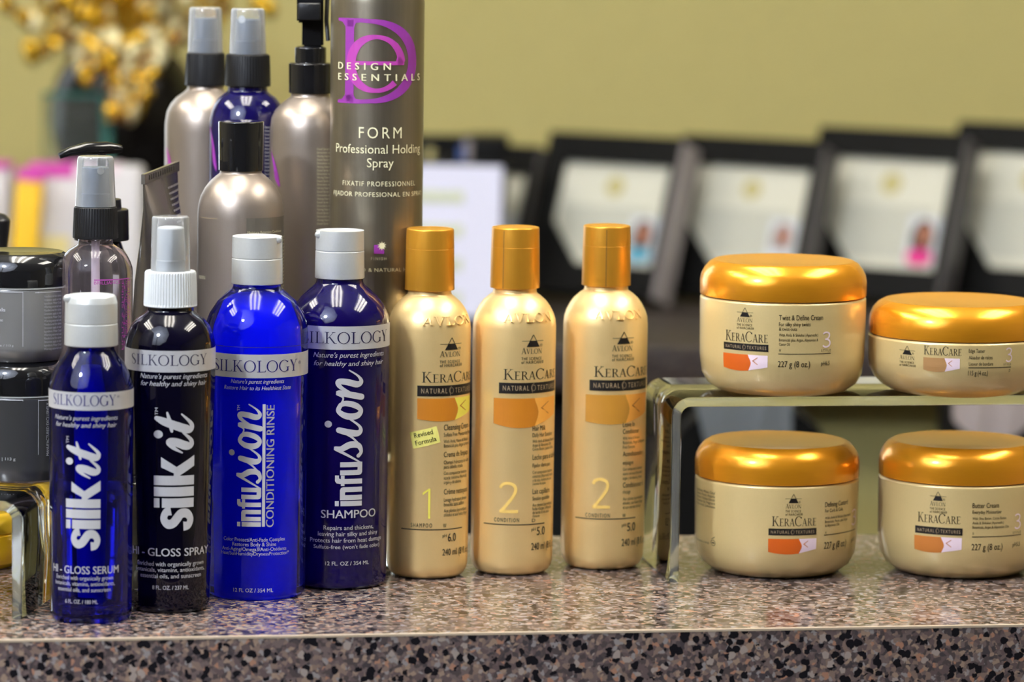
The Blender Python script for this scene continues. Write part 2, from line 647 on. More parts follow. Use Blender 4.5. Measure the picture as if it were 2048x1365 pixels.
def heavy(word):
    s = Shape()
    x = 0
    for ch in word:
        if ch == 'S':
            s.ribbon(spline([(x + .40, .58, .20), (x + .36, .70, .17), (x + .22, .755, .17), (x + .11, .66, .19), (x + .13, .53, .20), (x + .23, .43, .21),
                             (x + .33, .33, .20), (x + .33, .18, .19), (x + .21, .085, .17), (x + .08, .14, .17), (x + .06, .27, .20)], 5)); x += .46
        elif ch == 'i':
            s.rect(x, x + .20, 0, .80).rect(x, x + .20, .86, 1); x += .24
        elif ch == 'l':
            s.rect(x, x + .20, 0, 1); x += .24
        elif ch == 'k':
            s.rect(x, x + .20, 0, 1)
            s.poly([(x + .19, .36), (x + .36, .40), (x + .60, .82), (x + .38, .82)])
            s.poly([(x + .19, .52), (x + .19, .40), (x + .40, 0), (x + .63, 0), (x + .36, .50)]); x += .64
        elif ch in 'nu':
            pts = [(.15, .64), (.30, .64), (.32, .62), (.32, .55), (.52, .55), (.52, .70), (.49, .78), (.40, .82), (.15, .82)]
            g = Shape().rect(0, .20, 0, .82).rect(.32, .52, 0, .56)
            g.poly(pts)
            if ch == 'u':
                g.v = [(.52 - a, .82 - b) for a, b in g.v]
            s.add(g, x, 0); x += .565
        elif ch == 'f':
            s.rect(x + .08, x + .28, 0, .84).rect(x, x + .42, .66, .79)
            s.poly([(x + .08, .82), (x + .28, .82), (x + .31, .86), (x + .42, .86), (x + .42, 1), (x + .20, 1), (x + .11, .95)]); x += .43
    return s


def script_it():
    s = Shape()
    s.brush([(.0, .30, .04), (.13, .52, .10), (.27, .62, .17), (.26, .45, .21), (.17, .20, .21), (.20, .07, .15), (.32, .08, .10), (.50, .28, .05)])
    s.brush([(.86, .93, .12), (.78, .75, .19), (.66, .42, .21), (.58, .17, .21), (.61, .07, .15), (.73, .08, .10), (.96, .32, .04)])
    s.brush([(.54, .56, .07), (.74, .60, .11), (1.0, .67, .05)])
    s.disc(.46, .89, .10, .115, 20)
    return s


def script_sion():
    s = Shape()
    s.brush([(0, .06, .04), (.22, .42, .07), (.42, .76, .10), (.41, .60, .16), (.53, .36, .19), (.50, .13, .16), (.32, .05, .10), (.20, .13, .11)])
    s.brush([(.50, .08, .05), (.75, .32, .06), (.95, .62, .10)])
    s.brush([(.96, .66, .17), (.89, .40, .19), (.86, .17, .18), (.95, .07, .12), (1.10, .14, .07), (1.34, .46, .05)])
    s.disc(1.13, .95, .10, .10, 20)
    s.brush([(1.70, .62, .12), (1.52, .68, .13), (1.37, .47, .18), (1.37, .19, .18), (1.52, .07, .13), (1.67, .22, .17), (1.74, .48, .16), (1.69, .63, .12)])
    s.brush([(1.70, .62, .06), (1.90, .56, .05), (2.04, .70, .14), (2.0, .42, .18), (1.92, .06, .18)])
    s.brush([(1.96, .22, .05), (2.20, .62, .11), (2.37, .68, .16), (2.36, .45, .18), (2.29, .18, .18), (2.38, .07, .12), (2.54, .17, .06), (2.70, .40, .04)])
    return s


# ------------------------------------------------------------------ turned containers laid out by their silhouettes
class Item:
    def __init__(s, name, label, cat, xc, yref, ybase=None, hwb=None, Y=None, z0=0.0, group=None):
        if Y is None:
            G = ground(xc, ybase, z0)
            Y = G.y + hwb * depth(G) / FPX
        s.X, s.Y, s.z0 = at_y(xc, yref, Y).x, Y, z0
        s.root = empty(name, (s.X, s.Y, z0), label, cat, group)
        s.ink = {}
        s.prof = None

    def z(s, y):
        return 0.0 if y == 'b' else height_for(s.X, s.Y, y) - s.z0

    def r(s, y, hw):
        z = s.z(y) + s.z0
        return hw * depth((s.X, s.Y, z)) / FPX

    def profile(s, pts, smooth=0):
        q = []
        for p in pts:
            y, hw = p[0], p[1]
            f = p[2] if len(p) > 2 else 0
            q.append((s.r(y, hw), s.z(y), s.r(y, f) if f else 0))
        return [(max(0, a), max(0, b)) for a, b in spline([a[:2] for a in q], smooth)] if smooth else fillet(q)

    def lathe(s, part, m, pts, parent=None, seg=64, body=False, smooth=0, sharp=35, **kw):
        pr = s.profile(pts, smooth) if not isinstance(pts, dict) else pts['raw']
        if body:
            s.prof = sorted(((z, r) for r, z in pr), key=lambda t: t[0])
        if kw.get('ribs'):
            kw['rib_range'] = sorted((s.z(kw['rib_range'][0]), s.z(kw['rib_range'][1])))
        return from_bm(part, lathe_bm(pr, seg, **kw), m, parent or s.root, sharp=sharp)

    def rad(s, z):
        P = s.prof
        if z <= P[0][0]:
            return P[0][1]
        for (z0, r0), (z1, r1) in zip(P, P[1:]):
            if z0 <= z <= z1:
                return max(r0, r1) if z1 - z0 < 1e-7 else r0 + (r1 - r0) * (z - z0) / (z1 - z0)
        return P[-1][1]

    def surf(s, px, py):
        """angle and height of the surface point seen at a pixel"""
        d = ray(px, py)
        R = max(r for _, r in s.prof)
        C = Vector((s.X, s.Y))
        th = z = 0
        for _ in range(8):
            o = Vector((0, 0)) - C
            dd = Vector((d.x, d.y))
            a, b, c = dd.dot(dd), o.dot(dd), o.dot(o) - R * R
            disc = max(0, b * b - a * c)
            t = (-b - math.sqrt(disc)) / a
            q = CAM_C + d * t
            z = q.z - s.z0
            th = math.atan2(q.x - s.X, -(q.y - s.Y))
            R = s.rad(z)
        return th, z

    def put(s, part, m, shape, th0, th1, z0, z1, box_, eps=.00022, cut=False, extrude=0.0, skew=0.0):
        """map the shape's box (x0,x1,y0,y1) onto angles th0..th1 and heights z0..z1"""
        x0, x1, y0, y1 = box_
        a, b = (th1 - th0) / (x1 - x0), (z1 - z0) / (y1 - y0)
        V = [(th0 + (x - x0) * a, z0 + (y - y0) * b + skew * (x - x0) / (x1 - x0)) for x, y in shape.v]
        s._store(part, m, V, shape.f, eps, cut, extrude)

    def _store(s, part, m, V, F, eps, cut, extrude=0.0):
        if cut:
            bm = bmesh.new()
            vs = [bm.verts.new((t, z, 0)) for t, z in V]
            for f in F:
                try:
                    bm.faces.new([vs[i] for i in f])
                except ValueError:
                    pass
            lo, hi = min(t for t, _ in V), max(t for t, _ in V)
            k = lo + .04
            while k < hi:
                bmesh.ops.bisect_plane(bm, geom=bm.verts[:] + bm.edges[:] + bm.faces[:], plane_co=(k, 0, 0), plane_no=(1, 0, 0))
                k += .08
            bm.verts.index_update()
            V = [(v.co.x, v.co.y) for v in bm.verts]
            F = [[v.index for v in f.verts] for f in bm.faces]
            bm.free()
        verts, faces, _ = s.ink.setdefault(part, ([], [], m))
        n = len(verts)
        for t, z in V:
            r = s.rad(z) + eps + extrude
            verts.append((r * math.sin(t), -r * math.cos(t), z))
        faces += [[i + n for i in f] for f in F]

    def text(s, part, m, shape, xl, xr, yt, yb, eps=.00022, arc=None, cap=1.0, cut=False, at=None, skew=0.0):
        """lettering between pixel columns xl..xr (or arc px long from xl); cap top yt, baseline yb"""
        ym = (yt + yb) / 2
        tl, _ = s.surf(xl, ym)
        if arc is not None:
            tr = tl + arc * depth((s.X, s.Y, s.z0)) / FPX / s.rad(s.surf(xl, ym)[1])
            xm = xl
        else:
            tr, _ = s.surf(xr, ym)
            xm = (xl + xr) / 2
        if at is not None:
            xm = at
        _, zt = s.surf(xm, yt)
        _, zb = s.surf(xm, yb)
        bx = shape.bounds()
        s.put(part, m, shape, tl, tr, zb, zt, (bx[0], bx[1], 0, cap), eps, cut, skew=skew)

    def vtext(s, part, m, shape, xa, xb, y0, y1, eps=.00022, cap=1.0, x0=None, x1=None):
        """lettering that reads upward: ascender column xa, baseline column xb, from pixel row y0 up to y1"""
        ym = (y0 + y1) / 2
        ta, _ = s.surf(xa, ym)
        tb, _ = s.surf(xb, ym)
        _, z0 = s.surf((xa + xb) / 2, y0)
        _, z1 = s.surf((xa + xb) / 2, y1)
        bx = shape.bounds()
        x0 = bx[0] if x0 is None else x0
        x1 = bx[1] if x1 is None else x1
        V = [(tb + (ta - tb) * y / cap, z0 + (z1 - z0) * (x - x0) / (x1 - x0)) for x, y in shape.v]
        s._store(part, m, V, shape.f, eps, True)

    def band(s, part, m, xl, xr, yt, yb, eps=.00015, full=False, arc=None, skew=0.0, at=None):
        sh = Shape()
        for k in range(3):
            sh.rect(0, 1, k / 3, (k + 1) / 3, 48 if full else 20)
        if full:
            xm = (xl + xr) / 2
            _, zt = s.surf(xm, yt); _, zb = s.surf(xm, yb)
            a = s.surf(xm, yt)[0]
            s.put(part, m, sh, a - full, a + full, zb, zt, (0, 1, 0, 1), eps)
        else:
            s.text(part, m, sh, xl, xr, yt, yb, eps, arc=arc, skew=skew, at=at)

    def finish(s, labels=None):
        for part, (v, f, m) in s.ink.items():
            me = bpy.data.meshes.new(part)
            me.from_pydata(v, [], f)
            if part == 'raised_lettering':
                bm = bmesh.new()
                bm.from_mesh(me)
                bmesh.ops.remove_doubles(bm, verts=bm.verts, dist=1e-6)
                bmesh.ops.solidify(bm, geom=bm.faces[:], thickness=.0012)
                bm.to_mesh(me)
                bm.free()
            o = link(part, me, m, s.root)
            if labels and part in labels:
                o['label'] = labels[part]
        s.ink = {}


# ------------------------------------------------------------------ setting
WALL_Y, LEDGE_F, LEDGE_B = 4.32, 3.64, 4.30
FLOOR, CEIL = -1.07, 1.65
structure(box('floor', M['floor'], None, -3.2, 3.2, -3.2, WALL_Y + .1, FLOOR - .05, FLOOR))
structure(box('ceiling', M['ceiling'], None, -3.2, 3.2, -3.2, WALL_Y + .1, CEIL, CEIL + .05))
structure(box('wall_back', M['wall'], None, -3.2, 3.2, WALL_Y, WALL_Y + .08, FLOOR, CEIL))
structure(box('wall_left', M['wall_side'], None, -3.2, -3.1, -3.2, WALL_Y, FLOOR, CEIL))
structure(box('wall_right', M['wall_side'], None, 3.1, 3.2, -3.2, WALL_Y, FLOOR, CEIL))
structure(box('wall_front', mat('dark_front_wall', (.10, .085, .06), .8), None, -3.1, 3.1, -3.2, -3.1, FLOOR, CEIL))

# daylight window in the back wall, left of the view
wnd = bpy.data.objects.new('window_1', None)
COL.objects.link(wnd)
wnd.location = (-1.25, WALL_Y, .35)
structure(wnd)
M['daylight'] = mat('daylight_pane', (.80, .90, 1.0), .1, emit=2.0)
box('pane', M['daylight'], wnd, -.42, .42, -.012, -.004, -.75, .75)
for a_ in ((-.46, -.42, -.79, .79), (.42, .46, -.79, .79), (-.42, .42, .75, .79), (-.42, .42, -.79, -.75), (-.015, .015, -.75, .75), (-.42, .42, -.015, .015)):
    box('window_frame', M['white_plastic'], wnd, a_[0], a_[1], -.035, -.001, a_[2], a_[3], .003)

# ceiling troffers with three tubes each
for i, (tx, ty) in enumerate(((-1.55, 2.35), (-.22, 2.30), (1.10, 2.35))):
    t = empty('ceiling_light', (tx, ty, CEIL), ('left', 'middle', 'right')[i] + ' ceiling troffer with three fluorescent tubes above the counter', 'ceiling light', 'ceiling troffers')
    box('housing', M['housing'], t, -.34, .34, -.68, .68, -.015, 0)
    for k in (-1, 0, 1):
        bm = bmesh.new()
        tube_along(bm, [(k * .20, -.64, -.06), (k * .20, .64, -.06)], .042, 12)
        from_bm('fluorescent_tube', bm, M['tube_lamp'], t)

# studio umbrella beside the camera (seen as a reflection in the bottles)
UMB = Vector((-.76, 1.45, .95))
u = empty('studio_umbrella', (UMB.x, UMB.y, FLOOR), 'white studio umbrella with a bulb on a black stand left of the camera', 'umbrella light')
aim = (Vector((-.1, 2.4, .1)) - UMB).normalized()
q = aim.to_track_quat('Z', 'Y').to_matrix().to_4x4()
bm = bmesh.new()
rim = []
ctr = bm.verts.new((0, 0, -.21))
for ring, zz in ((.37, -.14), (.66, 0)):
    rim.append([bm.verts.new((ring * math.cos(math.pi / 4 * (k + .5)), ring * math.sin(math.pi / 4 * (k + .5)), zz)) for k in range(8)])
for k in range(8):
    j = (k + 1) % 8
    bm.faces.new((ctr, rim[0][k], rim[0][j]))
    bm.faces.new((rim[0][k], rim[1][k], rim[1][j], rim[0][j]))
base_off = UMB - Vector((UMB.x, UMB.y, FLOOR))
bmesh.ops.transform(bm, matrix=Matrix.Translation(base_off) @ q, verts=bm.verts)
from_bm('canopy', bm, M['umbrella'], u, sharp=10)
bm = bmesh.new()
bmesh.ops.create_uvsphere(bm, u_segments=20, v_segments=12, radius=.07)
bmesh.ops.transform(bm, matrix=Matrix.Translation(base_off + aim * .12), verts=bm.verts)
from_bm('bulb', bm, M['bulb'], u)
bm = bmesh.new()
tube_along(bm, [base_off + aim * .05, base_off + aim * -.16], .018)
tube_along(bm, [base_off + aim * .02 + Vector((0, 0, -.04)), Vector((0, 0, .3)) + aim * .0, (0, 0, .02)], .014)
from_bm('stand_pole', bm, M['black_plastic'], u)
for k in range(3):
    bm = bmesh.new()
    a = k * 2.094 + .4
    tube_along(bm, [(0, 0, .35), (.38 * math.cos(a), .38 * math.sin(a), .01)], .01)
    from_bm('leg', bm, M['black_plastic'], u)

# ---- the granite laminate counter
A, B = ground(0, 1281), ground(2048, 1250)
dirx = (B - A).normalized()
L_, R_ = A - dirx * .55, B + dirx * .55
bk = ground(1110, 1073)
bk_r = ground(2048, 1068)
bk_r2 = bk_r + (bk_r - bk).normalized() * .55
bk_l = Vector((A.x - .55, 2.66, 0))
ctop = empty('counter', (0, 2.45, 0), 'speckled brown granite counter with polished top that everything stands on', 'counter')


def rel(p, o=ctop.location):
    return (p.x - o.x, p.y - o.y)


bm = bmesh.new()
prism(bm, [rel(L_), rel(R_), rel(bk_r2), rel(bk), rel(bk_l)], -.045, 0)
from_bm('countertop', bm, M['granite'], ctop, sharp=30)
n = Vector((dirx.y, -dirx.x, 0))
# bevelled light seam where the top sheet meets the front strip
bm = bmesh.new()
p = [L_ + n * .0004, R_ + n * .0004]
seam = []
for q_ in p:
    x, y = rel(q_)
    seam.append([bm.verts.new((x - n.x * .0012, y - n.y * .0012, .00025)), bm.verts.new((x + n.x * .0002, y + n.y * .0002, .0001)), bm.verts.new((x + n.x * .0002, y + n.y * .0002, -.0012)),
                 bm.verts.new((x - n.x * .0012, y - n.y * .0012, -.0012))])
for k in range(4):
    bm.faces.new((seam[0][k], seam[1][k], seam[1][(k + 1) % 4], seam[0][(k + 1) % 4]))
bm.faces.new(seam[0]); bm.faces.new(seam[1])
from_bm('edge_seam', bm, M['seam'], ctop)
# front strip, and the cabinet front below
bm = bmesh.new()
prism(bm, [rel(L_ + n * .0004), rel(R_ + n * .0004), rel(R_ - n * .02), rel(L_ - n * .02)], -.10, -.0013)
from_bm('front_strip', bm, M['granite'], ctop)
bm = bmesh.new()
prism(bm, [rel(L_ - n * .03), rel(R_ - n * .03), rel(bk_r2 + Vector((0, -.03, 0))), rel(bk + Vector((0, -.03, 0))), rel(bk_l + Vector((0, -.03, 0)))], FLOOR, -.045)
from_bm('base_cabinet', bm, M['dark_wood'], ctop)

# ---- the back ledge
led = empty('back_ledge', (0, LEDGE_F, 0), 'blurred dark granite ledge along the wall under the picture frames', 'ledge')
box('ledge_top', M['granite_back'], led, -1.6, 1.6, 0, WALL_Y - LEDGE_F - .001, -.04, 0, .003)
xr = at_y(1545, 900, 3.9).x
box('cabinet_body', M['dark_wood'], led, -1.6, xr, .06, WALL_Y - LEDGE_F - .001, FLOOR, -.04)
box('knee_wall', M['wall'], led, xr + .01, 1.6, .09, WALL_Y - LEDGE_F - .001, FLOOR, -.05)
for k in range(5):
    w = (xr - .02 + 1.6) / 5
    d_ = box('cabinet_door', M['black_lac'], led, -1.6 + k * w + .006, -1.6 + (k + 1) * w - .006, .04, .06, FLOOR + .1, -.06, .003)
    h_ = box('handle', M['silver'], d_, -1.6 + (k + .86) * w, -1.6 + (k + .88) * w, .02, .04, -.42, -.30, .002)

# ------------------------------------------------------------------ risers
RISER_T = .0058


def riser(name, label, O, yaw, width, height, dep, t=RISER_T, bend=.011, group='clear acrylic risers'):
    """inverted U; O = front left foot corner; local x along the front, y to the back"""
    root = empty(name, O, label, 'display riser', group, yaw)

    def path(off):
        w0, w1, h, r = off, width - off, height - off, max(bend - off, .004)
        pts = [(w0, 0)]
        for k in range(9):
            a = math.pi - k / 8 * math.pi / 2
            pts.append((w0 + r + r * math.cos(a), h - r + r * math.sin(a)))
        for k in range(9):
            a = math.pi / 2 - k / 8 * math.pi / 2
            pts.append((w1 - r + r * math.cos(a), h - r + r * math.sin(a)))
        pts.append((w1, 0))
        return pts
    o, i = path(0), path(t)
    bm = bmesh.new()
    rows = []
    for y in (0, dep):
        rows.append(([bm.verts.new((x, y, z)) for x, z in o], [bm.verts.new((x, y, z)) for x, z in i]))
    (fo, fi), (bo, bi) = rows
    for k in range(len(o) - 1):
        bm.faces.new((fo[k], fo[k + 1], fi[k + 1], fi[k])).material_index = 1
        bm.faces.new((bo[k], bi[k], bi[k + 1], bo[k + 1])).material_index = 1
        bm.faces.new((fo[k], bo[k], bo[k + 1], fo[k + 1]))
        bm.faces.new((fi[k], fi[k + 1], bi[k + 1], bi[k]))
    for k in (0, -1):
        bm.faces.new((fo[k], fi[k], bi[k], bo[k])).material_index = 1
    ed = [e_ for e_ in bm.edges if len(e_.link_faces) == 2 and e_.link_faces[0].material_index != e_.link_faces[1].material_index]
    bmesh.ops.bevel(bm, geom=ed, offset=.0007, segments=2, affect='EDGES', profile=.5, material=0)
    sheet = from_bm('bent_sheet', bm, M['acrylic'], root, sharp=30)
    sheet.data.materials.append(M['frost_edge'])
    return root


foot = ground(1338, 1166)
yaw_r = math.radians(8.5)
h_right = height_for(foot.x + .02, foot.y, 796)
riser('acrylic_riser', 'clear acrylic riser with rounded bends holding two gold jars on the right', foot, yaw_r, .242, h_right, .092)
footL = ground(44, 1240)
h_left = height_for(footL.x - .01, footL.y, 1003)
yaw_l = math.radians(-8)
wL = .15
OL = footL - Vector((math.cos(yaw_l), math.sin(yaw_l), 0)) * wL
riser('acrylic_riser', 'clear acrylic riser at far left edge under the stacked black jars', OL, yaw_l, wL, h_left, .105)
ZB = .070
yaw_b = math.radians(25)
PB1 = Vector((at_y(676, 1000, 2.457).x, 2.457, 0))
udir = Vector((math.cos(yaw_b), math.sin(yaw_b), 0))
PB0 = PB1 - udir * .127
riser('acrylic_riser', 'clear acrylic riser hidden behind the blue bottles carrying the back row', PB0, yaw_b, .127 + .040, ZB, .19)
riser('acrylic_riser', 'narrow clear acrylic riser behind the serum bottle, under the clear spray bottle', Vector((at_y(113, 1000, 2.352).x, 2.352, 0)), 0, .0436, ZB, .048)

# ------------------------------------------------------------------ front row: four blue bottles
INK = dict(brand='brand_lettering', band='silver_band', small='small_print', name='product_name')


def brand_band(it, xl, xr, yt, yb, tl, tr, tt, tb, ink, wrap=1.65):
    it.band('silver_band', M['i_band'], xl, xr, yt, yb, full=wrap)
    it.text('brand_lettering', ink, serif('SILKOLOGY'), tl, tr, tt, tb, eps=.0003)


def disc_cap(it, top, split, bot, hw0, hw1, notch_side):
    cap = it.lathe('cap', M['silver'], [(bot, 0), (bot, hw1, 2), (split + 2, hw1 - .6, 1), (split + 1, hw1 - 1.6), (split, hw1 - 1.6), (split - 1, hw1 - .8, 1), (split - 40, hw1 - 1.4, 1),
                                        (top + 1, hw0, 7), (top, hw0 - 8, 4), (top + 1.5, hw0 - 12), (top + 1.5, 0)], sharp=24)
    # thumb recess and spout slot of the press-top
    bm = bmesh.new()
    R = it.r(split, hw1)
    zt = it.z(top)
    bmesh.ops.create_uvsphere(bm, u_segments=16, v_segments=10, radius=R * .22)
    bmesh.ops.transform(bm, matrix=Matrix.Translation((notch_side * R * .80, -R * .50, zt - R * .12)) @ Matrix.Diagonal((.9, .35, .7, 1)), verts=bm.verts)
    from_bm('thumb_tab', bm, M['silver'], cap)
    return cap


# 1 serum
b1 = Item('blue_bottle', 'slim cobalt serum bottle with silver press cap, leftmost of the blue bottles', 'bottle', 182.5, 700, 1250, 80, group='blue hair product bottles')
b1.lathe('body', M['cobalt_deep'], [('b', 0), ('b', 76, 4), (1226, 81.5, 5), (832, 84.3), (772, 84.2), (762, 81.5), (745, 75.5), (724, 65), (708, 52), (699, 47, 2), (690, 46), (690, 0)], body=True)
b1.lathe('lit_streak_core', mat('lit_streak_blue', (.004, .006, .55), .4), [(1190, 0), (1190, 18), (1000, 22), (860, 24), (800, 22), (742, 14), (738, 0)])  # thin inner rod, added to imitate the lit blue streak down the bottle's middle
disc_cap(b1, 589, 645, 690, 48, 53.5, -1)
brand_band(b1, 97, 268, 786, 822, 108, 231.5, 791.5, 812.6, M['i_blue'])
b1.text('brand_lettering', M['i_blue'], sans('\u00ae'), 234, 238, 791, 796, eps=.0003)
it_ = lambda t: sans(t, .006, .3)
b1.text('slogan', M['i_silver'], it_("Nature's purest ingredients"), 111, 235, 833, 842)
b1.text('slogan', M['i_silver'], it_("for healthy and shiny hair"), 113, 233, 847, 856)
b1.vtext('product_name', M['i_silver'], sans('TM'), 133, 138, 887, 873)
b1.vtext('product_name', M['i_silver'], heavy('Silk'), 132.5, 200.7, 1102, 962)
b1.vtext('product_name', M['i_silver'], script_it(), 132.5, 200.7, 958, 884)
sm = lambda t: sans(t, .008)
b1.text('small_print', M['i_silver'], sans('HI - GLOSS SERUM', .010), 108, 236.5, 1134, 1149)
for t, a, b, y0, y1 in (('Enriched with organically grown', 114, 226, 1153.5, 1161.5), ('botanicals, vitamins, antioxidants,', 112, 229, 1165, 1173),
                        ('essential oils, and sunscreen', 117, 221, 1177, 1185), ('6 FL. OZ. / 180 ML', 131, 195.5, 1201, 1208.5)):
    b1.text('small_print', M['i_silver'], sm(t), a, b, y0, y1)
b1.finish()

# 2 gloss spray
b2 = Item('blue_bottle', 'blue-black gloss spray bottle with white ribbed collar and clear overcap', 'bottle', 341, 560, 1229, 78, group='blue hair product bottles')
b2.lathe('body', M['navy'], [('b', 0), ('b', 75, 4), (1206, 80, 5), (752, 90), (689, 90), (680, 88.6), (669, 86), (650, 78), (636, 66), (625, 52), (620, 47, 2), (608, 46), (608, 0)], body=True)
col = b2.lathe('collar', M['white_plastic'], [(612, 0), (612, 53.5, 2), (606, 53.5), (606, 53.6), (545, 51.5), (541, 49, 2), (541, 0)], ribs=56, rib_depth=.0005, rib_range=(606.5, 544), sharp=25)
act = b2.lathe('actuator', M['white_plastic'], [(541, 0), (541, 31, 1), (520, 31, 2), (519, 28), (455, 27, 4), (453, 20), (453, 0)])
b2.lathe('overcap', M['overcap'], [(541, 39.8), (440, 37.6), (432, 36, 6), (432, 0)], sharp=60)
brand_band(b2, 252, 430, 702.5, 745.5, 264.6, 412.6, 711, 732, M['i_navy'])
b2.text('slogan', M['i_silver'], it_("Nature's purest ingredients"), 281, 414, 749, 758.5)
b2.text('slogan', M['i_silver'], it_("for healthy and shiny hair"), 282, 412, 763.5, 773)
b2.vtext('product_name', M['i_silver'], sans('TM'), 310, 316, 831, 816)
b2.vtext('product_name', M['i_silver'], heavy('Silk'), 308, 387, 1063, 912)
b2.vtext('product_name', M['i_silver'], script_it(), 308, 387, 908, 824)
b2.text('small_print', M['i_silver'], sans('HI - GLOSS SPRAY', .010), 267, 414.6, 1098, 1113.5)
for t, a, b, y0, y1 in (('Enriched with organically grown', 276, 406, 1125, 1133.5), ('botanicals, vitamins, antioxidants,', 273, 407.6, 1137, 1145),
                        ('essential oils, and sunscreen', 281.6, 401, 1149, 1157.5), ('8 FL. OZ. / 237 ML', 305, 377, 1172.6, 1180.5)):
    b2.text('small_print', M['i_silver'], sm(t), a, b, y0, y1)
b2.finish()

# 3 conditioning rinse
b3 = Item('blue_bottle', 'bright cobalt conditioning rinse bottle with silver flip cap', 'bottle', 514, 600, 1203, 97, group='blue hair product bottles')
b3.lathe('body', M['cobalt'], [('b', 0), ('b', 92, 4), (1180, 99, 6), (1170, 100), (700, 102.5), (660, 102.5), (643, 101), (625, 94), (602, 79), (586, 62), (578, 51), (572, 48, 2), (566, 47), (566, 0)], body=True)
b3.lathe('cream_core', M['cream_core'], [(1184, 0), (1184, 58, 6), (720, 64), (660, 62), (625, 52), (604, 32), (596, 0)])
disc_cap(b3, 471, 515, 567, 50, 51.3, 1)
brand_band(b3, 413, 617, 710, 757, 429.6, 593.7, 722, 745, M['i_blue'])
b3.text('brand_lettering', M['i_blue'], sans('\u00ae'), 596, 601, 722, 728, eps=.0003)
b3.band('label_edge', M['i_blue'], 413, 617, 695, 696.2, full=1.5)
b3.text('slogan', M['i_silver'], it_("Nature's purest ingredients"), 462, 568, 760, 768)
b3.text('slogan', M['i_silver'], it_("Restore Hair to its Healthiest State"), 448.6, 581, 773, 781)
b3.vtext('product_name', M['i_silver'], sans('TM'), 474.5, 480, 822, 810.6)
b3.vtext('product_name', M['i_silver'], heavy('infu'), 474.5, 522, 1054, 976)
b3.vtext('product_name', M['i_silver'], script_sion(), 461, 524, 978, 808)
b3.vtext('product_name', M['i_silver'], Shape().rect(0, 1, 0, 1), 524.5, 530.5, 1054, 809)
b3.vtext('product_name', M['i_silver'], sans('CONDITIONING RINSE', .012), 532.5, 548, 1055, 810.6)
for t, a, b, y0, y1 in (('Color Protect/Anti-Fade Complex', 448, 569.6, 1076.6, 1084), ('Restores Body & Shine', 465, 552, 1086, 1093.5),
                        ('Anti-Aging/Omega3/Anti-Oxidants', 445, 572, 1096, 1103), ('Heat/SunHumidityDrynessProtection*', 443, 577, 1105, 1112), ('12 FL OZ / 354 ML', 467, 546, 1178, 1185.5)):
    b3.text('small_print', M['i_silver'], sm(t), a, b, y0, y1)
b3.finish()

# 4 shampoo
b4 = Item('blue_bottle', 'dark violet-blue shampoo bottle with silver flip cap, next to the gold bottles', 'bottle', 679, 600, 1182, 95, group='blue hair product bottles')
b4.lathe('body', M['navy_blue'], [('b', 0), ('b', 90, 4), (1160, 96.5, 6), (1150, 97.5), (710, 100.7), (639, 100.6), (628, 98), (612, 91), (592, 76), (577, 60), (570, 51), (564, 47, 2), (556, 46), (556, 0)], body=True)
disc_cap(b4, 462, 500, 556, 47.5, 49.5, -1)
brand_band(b4, 578, 778, 653.6, 700, 606, 772.5, 665, 688, M['i_navy'])
b4.text('slogan', M['i_silver'], it_("Nature's purest ingredients"), 627, 766.6, 706, 716)
b4.text('slogan', M['i_silver'], it_("for healthy and shiny hair"), 628, 765, 723, 732.5)
b4.vtext('product_name', M['i_silver'], heavy('infu'), 670, 723.6, 1012.8, 925)
b4.vtext('product_name', M['i_silver'], script_sion(), 653, 726, 928, 740)
b4.text('small_print', M['i_silver'], sans('SHAMPOO', .010), 642, 750, 1021, 1037)
for t, a, b, y0, y1 in (('Repairs and thickens,', 647, 746, 1052, 1060.5), ('leaving hair silky and shiny', 636, 753.6, 1064.5, 1073), ('Protects hair from heat damage', 620.5, 761, 1077.5, 1086),
                        ("Sulfate-free (won't fade color)", 627.6, 757.5, 1091, 1098.5), ('12 FL. OZ / 354 ML', 650.5, 737, 1124, 1131.5)):
    b4.text('small_print', M['i_silver'], sm(t), a, b, y0, y1)
b4.finish()


# ------------------------------------------------------------------ gold line: shared print
def mark(it, cx, ytop, ybot, half, part='emblem', skew=0.0):
    """triangle emblem with a waterline"""
    s = Shape()
    s.ribbon([(-1, 0, .10), (0, 2.1, .10)]).ribbon([(1, 0, .10), (0, 2.1, .10)])
    s.poly([(-1, 0), (1, 0), (.5, 1.0), (-.5, 1.0)])
    s.rect(-1.75, 1.75, .98, 1.06)
    _, zt = it.surf(cx, ytop); _, zb = it.surf(cx, ybot)
    a, _ = it.surf(cx - half, ybot); b, _ = it.surf(cx + half, ybot)
    it.put(part, M['i_black'], s, a, b, zb, zt, (-1, 1, 0, 2.1), cut=True)


def natural_band(it, xl, xr, yt, yb, arc=None, skew=0.0):
    it.band('black_band', M['i_black'], xl, xr, yt, yb, arc=arc, skew=skew, at=xl if arc is None else None)
    h = yb - yt
    s = Shape()
    s.add(sans('NATURAL', .0, 0, 1.35), 0, 0, .62, 1)
    w = s.bounds()[1]
    s.ring(w + .95, .5, .42, .62, .07)
    s.ribbon(spline([(w + 1.05, 1.5, .06), (w + .55, 1.0, .06), (w + .48, .4, .06), (w + .75, -.5, .06)], 4))
    s.add(sans('TEXTURES', .0, 0, 1.35), w + 1.75, 0, .62, 1)
    if arc is not None:
        it.text('band_lettering', M['i_tan'], s, xl + 8, None, yt + h * .28, yb - h * .26, eps=.0004, arc=arc - 16)
    else:
        it.text('band_lettering', M['i_tan'], s, xl + (xr - xl) * .05, xr - (xr - xl) * .05, yt + h * .28, yb - h * .26, eps=.0004, skew=skew * .9, at=xl)


